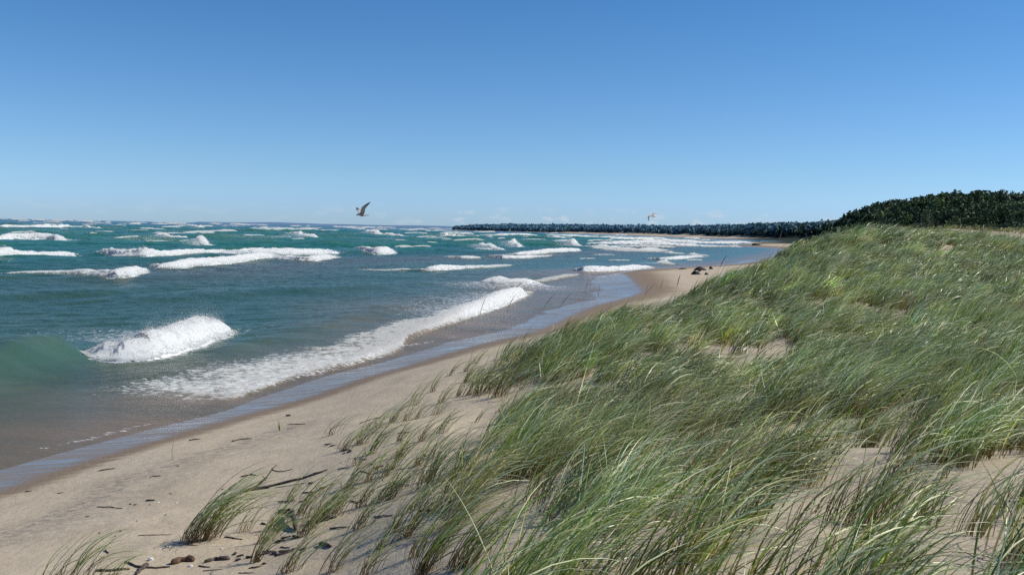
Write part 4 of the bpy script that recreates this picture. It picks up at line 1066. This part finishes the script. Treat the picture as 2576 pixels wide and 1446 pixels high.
# dark driftwood on the far sand point
def lump(px, L, H, label, cat='driftwood', tail=1.0, zz=None):
    p = hit(px[0], px[1], lo=60, hi=900)
    bm = bmesh.new(); bmesh.ops.create_icosphere(bm, subdivisions=3, radius=1.0)
    for v in bm.verts:
        n = float(fbm(np.array([v.co.x * 1.6 + px[0]]), np.array([v.co.y * 1.6]), np.array([v.co.z * 1.6]), oct=2)[0])
        x = v.co.x; v.co.x = x * L / 2 * (1 + .3 * (n - .5)); v.co.y *= L * .3
        v.co.z = max(-.15, v.co.z) * H * (1.3 * n + .35) * (1 - .75 * abs(x + .25) ** 1.3 * tail * .8)
    me = bpy.data.meshes.new('driftwood_lump'); bm.to_mesh(me); bm.free(); me.materials.append(M_DARK)
    o = bpy.data.objects.new('driftwood_lump', me); col.objects.link(o); o.location = (p[0], p[1], p[2])
    tag(o, label, cat, 'dark driftwood on the far sand point'); return o
lump((1762, 680), 1.5, .42, 'largest low black driftwood piece on the sand point beyond the grass')
lump((1750, 690.5), 1.0, .45, 'pointed black driftwood piece nearest on the sand point')
lump((1760, 683), .3, .26, 'little dark scrap between the two larger black pieces on the sand point')
lump((1789, 677), .5, .34, 'dark driftwood scrap at the right of the sand point close to the grass')
lump((1777, 691), .4, .22, 'small dark scrap on the sand point half hidden by grass tips')
lump((1718, 677), 1.2, .12, 'flat reddish brown plank on the sand point left of the black pieces')
lump((1903, 617), 4.0, 1.0, 'dark log on the distant spit in front of the two walkers')

# ------------------------------------------------------------------ wooden post on the ridge
def post():
    y = 62.0; b = at_y(2471, 586, y); tp = at_y(2471, 568, y)
    gz = float(ground_z(np.array([b[0]]), np.array([b[1]]))[0])
    H = max(tp[2] - gz, .5)
    v, f = tube([(0, 0, -.2), (0, 0, H * .5), (.02, 0, H)], [.05, .047, .04], 8)
    tag(mesh_obj('wooden_post', v, f, M_WOODG, loc=(b[0], b[1], gz)), 'thin pale wooden post standing in the grass before the forest at right', 'post')
post()

# ------------------------------------------------------------------ forest
def crown_quads(n, rx, rz, cz, leaf, base, seed, cone=0.0, shell=.55):
    r_ = np.random.default_rng(seed)
    nb = 7
    cen = r_.normal(0, 1, (nb, 3)); cen /= np.linalg.norm(cen, axis=1)[:, None]; cen *= r_.uniform(.25, .62, (nb, 1))
    br = r_.uniform(.36, .60, nb)
    k = r_.integers(0, nb, n)
    d = r_.normal(0, 1, (n, 3)); d /= np.linalg.norm(d, axis=1)[:, None]
    rad = r_.uniform(shell, 1, n) ** .6
    P = cen[k] + d * (br[k] * rad)[:, None]
    if cone:
        tz = (P[:, 2] + 1) / 2; sc = np.clip(1.15 - tz * cone, .12, 1.2); P[:, :2] *= sc[:, None]
    tone = (.75 + .35 * r_.random(nb))[k] * (.8 + .3 * np.clip(P[:, 2] + .3, 0, 1)) * r_.uniform(.75, 1.25, n)  # light and dark put into leaf colour: clumps differ, crown tops paler
    P = P * np.array([rx, rx, rz]) + np.array([0, 0, cz])
    a = r_.normal(0, 1, (n, 3)); a /= np.linalg.norm(a, axis=1)[:, None]
    b = np.cross(a, r_.normal(0, 1, (n, 3))); b /= np.linalg.norm(b, axis=1)[:, None]
    s_ = leaf * r_.uniform(.6, 1.3, n)
    V = np.stack([P + (a * 1.1) * s_[:, None], P + b * s_[:, None] * .7, P - a * s_[:, None], P - b * s_[:, None] * .7], 1)
    c = np.asarray(base)[None] * tone[:, None]
    return V, np.repeat(c[:, None], 4, 1)

FG = np.array([.055, .090, .040])
def forest():
    Vs, Cs = [], []
    # dune hill to the right
    n = 4600
    t = rng.random(n) * _hl[-1]
    hx = np.interp(t, _hl, [p[0] for p in HILL]); hy = np.interp(t, _hl, [p[1] for p in HILL])
    x = hx + rng.normal(-25, 48, n); y = hy + rng.normal(-20, 48, n)
    sdx, _ = poly_sd(x, y, SHORE)
    k = (sdx > 42) & (y > 205 + .1 * x) & (x > np.interp(y, [230, 300, 400], [100, 112, 126]))
    x, y, sdk = x[k], y[k], sdx[k]
    # front fringe at the foot of the hill
    fx = rng.uniform(104, 220, 150); fy = 232 + .18 * fx + rng.normal(0, 9, 150)
    x = np.concatenate([x, fx]); y = np.concatenate([y, fy])
    z = ground_z(x, y)
    for i in range(len(x)):
        dd = math.hypot(x[i], y[i])
        fr = i >= len(x) - 150
        h = rng.uniform(7.8, 9.8) * (.6 if fr else 1)
        if not fr: h *= .5 + .5 * float(sst(sdk[i], 44, 85))
        w = h * rng.uniform(.50, .68)
        nq = int(np.clip(230 * (420 / dd) ** 1.2, 90, 340))
        base = FG * rng.uniform(.6, 1.5) * (np.array([1.25, 1.15, .8]) if rng.random() < .25 else 1)
        haze = np.clip((dd - 480) / 1000, 0, .6)  # air haze put into the leaf colour, stronger with distance
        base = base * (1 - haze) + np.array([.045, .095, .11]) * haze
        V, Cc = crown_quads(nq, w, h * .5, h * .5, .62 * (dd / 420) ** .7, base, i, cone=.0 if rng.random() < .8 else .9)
        V = V + np.array([x[i], y[i], z[i]])
        Vs.append(V.reshape(-1, 3)); Cs.append(Cc.reshape(-1, 3))
    V = np.concatenate(Vs); Cc = np.concatenate(Cs)
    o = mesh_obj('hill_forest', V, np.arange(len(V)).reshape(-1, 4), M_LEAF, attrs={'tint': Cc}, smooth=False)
    tag(o, 'dark dense forest covering the dune hill at right', 'forest', kind='stuff')
    # the long wooded shore across the bay
    Vs, Cs = [], []
    SH = SHORE
    cand = 110000
    px = rng.uniform(-560, 620, cand); py = rng.uniform(650, 4600, cand)
    sdx, _ = poly_sd(px, py, SH)
    ok = (sdx > np.where(py > 1700, 14, 45)) & (sdx < 190) & (rng.random(cand) < np.where(sdx < 90, .95, .45) * np.clip(2200 / py, .3, 1))
    px, py, sdx = px[ok], py[ok], sdx[ok]
    px, py, sdx = px[:6500], py[:6500], sdx[:6500]
    pz = ground_z(px, py)
    for i in range(len(px)):
        h = rng.uniform(7.6, 10.2); w = h * rng.uniform(.5, .75)
        dd = math.hypot(px[i], py[i])
        haze = np.clip((dd - 300) / 1000, 0, .95)  # blue of the distant air blended into the leaf colour
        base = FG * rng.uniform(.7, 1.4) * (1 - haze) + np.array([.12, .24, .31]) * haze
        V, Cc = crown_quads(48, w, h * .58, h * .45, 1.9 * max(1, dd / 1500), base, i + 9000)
        V = V + np.array([px[i], py[i], pz[i] - .5])
        Vs.append(V.reshape(-1, 3)); Cs.append(Cc.reshape(-1, 3))
    V = np.concatenate(Vs); Cc = np.concatenate(Cs)
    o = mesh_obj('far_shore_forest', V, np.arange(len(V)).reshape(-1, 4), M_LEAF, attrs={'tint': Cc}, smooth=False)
    tag(o, 'long dark band of forest along the far shore of the bay', 'forest', kind='stuff')
forest()

def tree(u, vtop, y, hfac, wfac, label, base, cone=0.0, group='trees standing out from the forest', n=420, name='forest_tree', leaf=.34, h=None):
    p = at_y(u, vtop, y)
    gz = float(ground_z(np.array([p[0]]), np.array([p[1]]))[0])
    H = max(p[2] - gz, 3.0) if h is None else h
    z0 = p[2] - H
    root = empty(name, (p[0], p[1], z0))
    k = H * .16
    v1, f1 = tube([(0, 0, -.3), (H * .01, 0, H * .4), (H * .02, 0, H * .92)], [H * .024, H * .018, H * .006], 6)
    parts = [(v1, f1)]
    for j in range(6):
        a = random.uniform(0, 6.28); zz = H * random.uniform(.3, .75); l = H * wfac * .7
        parts.append(tube([(0, 0, zz), (math.cos(a) * l * .5, math.sin(a) * l * .5, zz + l * .3), (math.cos(a) * l, math.sin(a) * l, zz + l * .5)], [H * .010, H * .007, H * .003], 5))
    v, f = merge(parts)
    mesh_obj('trunk', v, f, M_BARK, root)
    V, Cc = crown_quads(n, H * wfac, H * hfac, H * (1 - hfac * .98), leaf, base, int(u * 7 + y), cone)
    V = V.reshape(-1, 3)
    mesh_obj('crown', V, np.arange(len(V)).reshape(-1, 4), M_LEAF, root, attrs={'tint': Cc.reshape(-1, 3)}, smooth=False)
    tag(root, label, 'tree', group)
G1 = FG * 1.1; G2 = np.array([.105, .140, .040]); G3 = np.array([.085, .120, .055])
tree(2336, 520, 215, .5, .22, 'tall light green young tree in front of the dark forest at right', G3, .5, n=700, leaf=.22)
tree(2415, 536, 225, .5, .26, 'short yellow green pyramid shaped tree before the dark forest', G2, .95, n=500, leaf=.22)
tree(2370, 556, 215, .5, .6, 'low yellow green shrub between the young tree and the pyramid shaped tree', G2, .0, n=420, leaf=.22, name='shrub')
tree(2500, 552, 230, .5, .35, 'low dull green bush at the foot of the forest right of the pyramid shaped tree', G3, .2, n=420, leaf=.22, name='shrub')
tree(2285, 560, 215, .5, .6, 'low rounded bush at the left foot of the forest hill behind the grass crest', G2 * .8, .0, n=420, leaf=.22, name='shrub')
tree(2462, 475, 400, .42, .20, 'pine with a small pointed top poking above the right skyline', G1, .9, h=12)
tree(2522, 470, 395, .32, .24, 'taller pine with flat spreading top on the right skyline', G1, .0, h=13)
tree(2545, 477, 400, .4, .25, 'ragged skyline pine just right of the flat topped pine', G1, .3, h=12)
tree(2572, 476, 400, .4, .3, 'ragged skyline tree at the right edge of the picture', G1, .2, h=12)
tree(2205, 506, 612, .45, .2, 'small pointed tree breaking the sloping skyline halfway up the hill', G1, .9, h=12, leaf=.5)
tree(2155, 523, 690, .45, .2, 'dark pointed tree on the lower slope of the skyline', G1, .9, h=12, leaf=.5)
tree(2123, 533, 745, .45, .22, 'narrow tree at the notch low on the sloping skyline', G1, .8, h=12, leaf=.6)
tree(2014, 563, 960, .45, .22, 'pointed tree near the bottom of the sloping skyline', G1, .8, h=11, leaf=.7)

# faint hills beyond the lake
def far_hills():
    y = 9500.0; xs = np.linspace(-0.33, -0.03, 160) * y
    h = 13 + 20 * fbm(xs / 600, xs * 0 + 2, oct=4) * np.clip((xs / y + .30) / .06, 0, 1) * (.65 + .35 * np.clip((-.02 - xs / y) / .05, 0, 1))
    V = np.concatenate([np.stack([xs, xs * 0 + y, xs * 0 - 3], -1), np.stack([xs, xs * 0 + y + 300, h], -1), np.stack([xs, xs * 0 + y + 900, xs * 0 - 3], -1)])
    o = mesh_obj('far_hills', V, grid_faces(3, 160), mat_simple('hazy_hills', (.10, .19, .30), (.13, .22, .33), .004), smooth=True)  # blue air haze put into the hills' base colour
    tag(o, 'faint blue hills on the far side of the lake', kind='structure')
far_hills()

# ------------------------------------------------------------------ living things
def nearest_color(v, src, colr):
    out = np.empty((len(v), 3))
    for i in range(0, len(v), 2000):
        d = ((v[i:i + 2000, None] - src[None]) ** 2).sum(-1)
        out[i:i + 2000] = colr[d.argmin(1)]
    return out
def fuse(name, V, Fc, colr, voxel, mat, loc, smooth_it=6):
    """one continuous skin out of overlapping lofts"""
    me = bpy.data.meshes.new(name + '_src'); me.from_pydata([tuple(v) for v in V], [], Fc); me.update()
    o = bpy.data.objects.new(name, me); col.objects.link(o)
    m = o.modifiers.new('r', 'REMESH'); m.mode = 'VOXEL'; m.voxel_size = voxel
    s_ = o.modifiers.new('s', 'SMOOTH'); s_.iterations = smooth_it; s_.factor = .4
    dg = bpy.context.evaluated_depsgraph_get()
    me2 = bpy.data.meshes.new_from_object(o.evaluated_get(dg))
    o.modifiers.clear(); o.data = me2; bpy.data.meshes.remove(me); me2.name = name
    v = np.empty(len(me2.vertices) * 3, np.float32); me2.vertices.foreach_get('co', v); v = v.reshape(-1, 3)
    c = nearest_color(v, np.asarray(V, float), np.asarray(colr, float))
    a = me2.color_attributes.new('tint', 'FLOAT_COLOR', 'POINT'); a.data.foreach_set('color', np.concatenate([c, np.ones((len(c), 1))], 1).astype(np.float32).ravel())
    me2.polygons.foreach_set('use_smooth', np.ones(len(me2.polygons), dtype=bool))
    me2.materials.clear(); me2.materials.append(mat); o.location = loc
    return o
def loft(rings):
    V = []; Fc = []; n = len(rings[0])
    for r_ in rings: V += [tuple(p) for p in r_]
    for i in range(len(rings) - 1):
        for k in range(n):
            k2 = (k + 1) % n
            Fc.append((i * n + k, i * n + k2, (i + 1) * n + k2, (i + 1) * n + k))
    Fc.append(tuple(range(n))[::-1]); Fc.append(tuple(range((len(rings) - 1) * n, len(rings) * n)))
    return V, Fc
def gull(pos, body, wings, label, name='gull'):
    """body: (x,z,ry,rz,colour) along the spine; wings: (leading xyz, trailing xyz, thickness, colour)"""
    V = []; Fc = []; Cc = []
    def add(v, f, c):
        o = len(V); V.extend(v); Fc.extend([tuple(i + o for i in q) for q in f]); Cc.extend(c)
    rings = []; cs = []
    for x, z, ry, rz, c in body:
        rings.append([(x, ry * math.cos(a), z + rz * math.sin(a)) for a in np.linspace(0, 2 * math.pi, 12, endpoint=False)]); cs += [c] * 12
    add(*loft(rings), cs)
    for w in wings:
        # densify the stations
        st = []
        for (a, b) in zip(w, w[1:]):
            for f in np.linspace(0, 1, 5, endpoint=False):
                st.append(tuple(np.array(a[i]) * (1 - f) + np.array(b[i]) * f if i != 2 else a[2] * (1 - f) + b[2] * f for i in range(3)) + (np.array(a[3]) * (1 - f) + np.array(b[3]) * f,))
        st.append((np.array(w[-1][0]), np.array(w[-1][1]), w[-1][2], np.array(w[-1][3])))
        rings = []; cs = []
        for i, (le, tr, th, c) in enumerate(st):
            nx_ = np.array(st[min(i + 1, len(st) - 1)][0]) - np.array(st[max(i - 1, 0)][0])
            ch = np.array(tr) - np.array(le); nn = np.cross(nx_, ch); nn = nn / (np.linalg.norm(nn) + 1e-9)
            ring = [le + nn * 0, le + ch * .2 + nn * th, le + ch * .55 + nn * th * .8, np.array(tr) + nn * th * .55, np.array(tr) - nn * th * .45, le + ch * .55 - nn * th * .8, le + ch * .2 - nn * th * .7]
            rings.append(ring)
            lead = np.array(c) * .45; trail = np.array(c) * .55
            cs += [lead, c, c, trail, trail, c, c]
        add(*loft(rings), cs)
    Cc = [tuple(c) for c in Cc]
    o = fuse(name, V, Fc, Cc, .009, M_BIRD, tuple(pos), 1)
    tag(o, label, 'gull', 'gulls gliding over the lake'); return o
BRN = (.30, .235, .19); GRY = (.50, .42, .35); DK = (.075, .062, .058); WH = (.74, .66, .58); BK = (.04, .035, .035)
bodyA = [(-.305, -.050, .004, .004, BK), (-.275, -.028, .009, .010, BK), (-.245, -.006, .014, .018, BK), (-.225, .012, .030, .034, BRN), (-.185, .028, .036, .040, BRN), (-.13, .022, .050, .052, GRY), (-.06, .008, .068, .066, GRY), (.02, .000, .068, .064, BRN), (.10, -.005, .050, .046, WH), (.17, -.004, .036, .024, GRY), (.24, -.006, .048, .013, DK), (.305, -.006, .056, .010, DK)]
wA = [[((-.11, -.02, .055), (.09, -.02, .045), .022, BRN), ((-.07, -.10, .17), (.125, -.09, .12), .018, GRY), ((-.015, -.16, .325), (.155, -.15, .27), .016, GRY), ((.085, -.20, .425), (.225, -.19, .36), .014, GRY), ((.24, -.23, .52), (.325, -.22, .465), .012, BRN), ((.40, -.25, .59), (.41, -.25, .58), .010, DK)],
      [((-.12, .02, .06), (.04, .02, .06), .020, GRY), ((-.20, .14, .14), (-.03, .14, .13), .016, WH), ((-.27, .26, .19), (-.10, .26, .215), .014, WH), ((-.345, .38, .25), (-.235, .38, .315), .012, BRN), ((-.335, .43, .335), (-.315, .43, .345), .010, DK)]]
p = at_y(911, 541, 44.0)
gull(p, bodyA, wA, 'brown gull with both wings raised, gliding left above the open water')
bodyB = [(-.185, .02, .005, .005, BK), (-.165, .035, .012, .013, BK), (-.14, .048, .034, .036, WH), (-.10, .045, .040, .042, WH), (-.03, .025, .055, .055, GRY), (.05, 0, .056, .052, GRY), (.12, -.018, .042, .036, WH), (.18, -.03, .045, .016, GRY), (.225, -.035, .05, .010, GRY)]
wB = [[((-.09, -.02, .05), (.06, -.02, .02), .020, GRY), ((-.22, -.12, .045), (-.10, -.12, -.02), .016, GRY), ((-.325, -.20, .015), (-.215, -.20, -.06), .014, BRN), ((-.335, -.25, -.12), (-.255, -.25, -.13), .012, BRN), ((-.30, -.29, -.26), (-.25, -.29, -.25), .011, DK), ((-.255, -.31, -.345), (-.245, -.31, -.335), .010, DK)],
      [((-.05, .02, .05), (.08, .02, .02), .020, GRY), ((.01, .10, .15), (.12, .10, .10), .016, GRY), ((.06, .18, .235), (.19, .18, .19), .014, GRY), ((.20, .30, .225), (.27, .30, .195), .012, GRY), ((.34, .40, .175), (.38, .40, .160), .010, DK), ((.47, .46, .115), (.475, .46, .108), .010, DK)]]
p = at_y(1641, 544, 65.0)
gull(p, bodyB, wB, 'pale gull banking with one wing down in front of the far forest')

def person(px, shirt, trousers, label, stride):
    p = at_z(px[0], px[1], .45); H = 1.78
    gz = max(float(ground_z(p[0:1], p[1:2])[0]), .12)
    V = []; Fc = []; Cc = []
    def limb(pts, rad, c):
        n = len(pts); v, f = tube(pts, rad, 9); o = len(V); V.extend(v); Fc.extend([tuple(i + o for i in q) for q in f]); Cc.extend([c] * len(v))
    sk = (.45, .30, .22); hair = (.06, .045, .03)
    for s_ in (-1, 1):
        k = s_ * stride
        limb([(s_ * .09, 0, .90), (s_ * .10, -.12 * k, .50), (s_ * .10, -.20 * k, .06)], [.088, .058, .040], trousers)
        limb([(s_ * .10, -.20 * k + .06, .045), (s_ * .10, -.20 * k - .17, .035)], [.045, .035], (.05, .045, .04))
        limb([(s_ * .19, 0, 1.43), (s_ * .24, .06 * k, 1.14), (s_ * .25, .12 * k - .05, .92)], [.052, .042, .034], shirt)
        limb([(s_ * .25, .12 * k - .05, .92), (s_ * .25, .12 * k - .08, .79)], [.034, .028], sk)
    limb([(0, 0, .86), (0, 0, 1.02), (0, 0, 1.22), (0, 0, 1.40), (0, 0, 1.50)], [.155, .140, .165, .17, .07], shirt)
    limb([(0, 0, 1.46), (0, 0, 1.58)], [.058, .055], sk)
    limb([(0, -.01, 1.53), (0, -.015, 1.60), (0, -.01, 1.68), (0, .01, 1.76), (0, .02, 1.79)], [.05, .082, .092, .075, .03], sk)
    limb([(0, .035, 1.62), (0, .03, 1.70), (0, .025, 1.78), (0, .02, 1.805)], [.06, .088, .08, .03], hair)
    limb([(0, -.095, 1.655), (0, -.122, 1.635)], [.012, .016], sk)
    o = fuse('person', V, Fc, Cc, .024, M_CLOTH, (p[0], p[1], gz), 3)
    tag(o, label, 'person', 'two people walking on the distant beach'); return o
person((1903.5, 610.3), (.05, .08, .20), (.06, .06, .09), 'distant walker in blue on the left of the pair at the water edge', 1)
person((1909.5, 610.4), (.05, .05, .07), (.06, .06, .08), 'distant walker in dark clothes on the right of the pair at the water edge', -1)

# ------------------------------------------------------------------ light and sky
SUN_EL, SUN_AZ = R(40), R(84)          # azimuth clockwise from the view direction (+Y)
ln = bpy.data.lights.new('sun', 'SUN'); ln.energy = 4.9; ln.angle = R(.53); ln.color = (1.0, .94, .83)
so = bpy.data.objects.new('sun', ln); col.objects.link(so)
sd_ = Vector((math.sin(SUN_AZ) * math.cos(SUN_EL), math.cos(SUN_AZ) * math.cos(SUN_EL), math.sin(SUN_EL)))
so.rotation_euler = sd_.to_track_quat('Z', 'Y').to_euler(); so.location = (60, 10, 60)

w = bpy.data.worlds.new('World'); scn.world = w; w.use_nodes = True
nt = w.node_tree; nt.nodes.clear()
out = nt.nodes.new('ShaderNodeOutputWorld'); bg = nt.nodes.new('ShaderNodeBackground'); bg.inputs['Strength'].default_value = .10
sky = nt.nodes.new('ShaderNodeTexSky'); sky.sky_type = 'NISHITA'; sky.sun_disc = False
sky.sun_elevation = SUN_EL; sky.sun_rotation = SUN_AZ; sky.altitude = 200; sky.air_density = 1.0; sky.dust_density = .25; sky.ozone_density = 2.5
tc = nt.nodes.new('ShaderNodeTexCoord'); sep = nt.nodes.new('ShaderNodeSeparateXYZ'); nt.links.new(tc.outputs['Generated'], sep.inputs[0])
cr = nt.nodes.new('ShaderNodeValToRGB'); nt.links.new(sep.outputs['Z'], cr.inputs[0])
SKYRAMP = [(0.0, (0.603, 0.916, 1.581)), (0.025, (0.603, 0.916, 1.581)), (0.035, (0.614, 0.916, 1.489)), (0.06, (0.587, 0.878, 1.315)), (0.11, (0.53, 0.82, 1.198)), (0.17, (0.443, 0.774, 1.12)), (0.225, (0.383, 0.737, 1.093)), (0.45, (0.325, 0.663, 1.06))]
while len(cr.color_ramp.elements) < len(SKYRAMP): cr.color_ramp.elements.new(.5)
for e_, (ps, c) in zip(cr.color_ramp.elements, SKYRAMP): e_.position = ps; e_.color = (*c, 1)
mul = nt.nodes.new('ShaderNodeMix'); mul.data_type = 'RGBA'; mul.blend_type = 'MULTIPLY'; mul.inputs[0].default_value = 1
nt.links.new(sky.outputs[0], mul.inputs[6]); nt.links.new(cr.outputs[0], mul.inputs[7])
# low bank of fair weather clouds close to the horizon
mp = nt.nodes.new('ShaderNodeMapping'); mp.inputs['Scale'].default_value = (1, 1, 2.6); nt.links.new(tc.outputs['Generated'], mp.inputs[0])
nz = nt.nodes.new('ShaderNodeTexNoise'); nz.inputs['Scale'].default_value = 42; nz.inputs['Detail'].default_value = 7; nz.inputs['Roughness'].default_value = .58; nt.links.new(mp.outputs[0], nz.inputs['Vector'])
def mr(src, a, b, c=0., d=1.):
    m = nt.nodes.new('ShaderNodeMapRange'); m.interpolation_type = 'SMOOTHSTEP'; nt.links.new(src, m.inputs['Value'])
    for k_, x_ in zip(('From Min', 'From Max', 'To Min', 'To Max'), (a, b, c, d)): m.inputs[k_].default_value = x_
    return m.outputs[0]
def mm(a, b, op='MULTIPLY'):
    m = nt.nodes.new('ShaderNodeMath'); m.operation = op
    for i_, x_ in enumerate((a, b)):
        if isinstance(x_, (int, float)): m.inputs[i_].default_value = x_
        else: nt.links.new(x_, m.inputs[i_])
    return m.outputs[0]
band = mm(mr(sep.outputs['Z'], -.002, .006), mr(sep.outputs['Z'], .014, .026, 1, 0))
cl = mm(mm(mm(mr(nz.outputs[0], .50, .64), band), mr(sep.outputs['X'], -.25, .05, .18, 1)), .60)
mxc = nt.nodes.new('ShaderNodeMix'); mxc.data_type = 'RGBA'; nt.links.new(cl, mxc.inputs[0]); nt.links.new(mul.outputs[2], mxc.inputs[6]); mxc.inputs[7].default_value = (6.0, 6.6, 7.6, 1)
nt.links.new(mxc.outputs[2], bg.inputs['Color']); nt.links.new(bg.outputs[0], out.inputs[0])

# ------------------------------------------------------------------ camera
cam = bpy.data.cameras.new('camera'); co = bpy.data.objects.new('camera', cam); col.objects.link(co)
cam.sensor_width = 36; cam.lens = 18 / math.tan(HFOV / 2); cam.clip_start = .1; cam.clip_end = 60000
mw = Matrix.Identity(4)
for i in range(3):
    mw[i][0] = CR[i]; mw[i][1] = CU[i]; mw[i][2] = -_f[i]; mw[i][3] = CAM[i]
co.matrix_world = mw
scn.camera = co
scn.view_settings.view_transform = 'Standard'; scn.view_settings.look = 'None'; scn.view_settings.exposure = 0; scn.view_settings.gamma = 1
scn.render.engine = 'CYCLES'
scn.cycles.max_bounces = 6; scn.cycles.transparent_max_bounces = 12; scn.cycles.diffuse_bounces = 3; scn.cycles.glossy_bounces = 3; scn.cycles.transmission_bounces = 3
scn.cycles.use_denoising = False
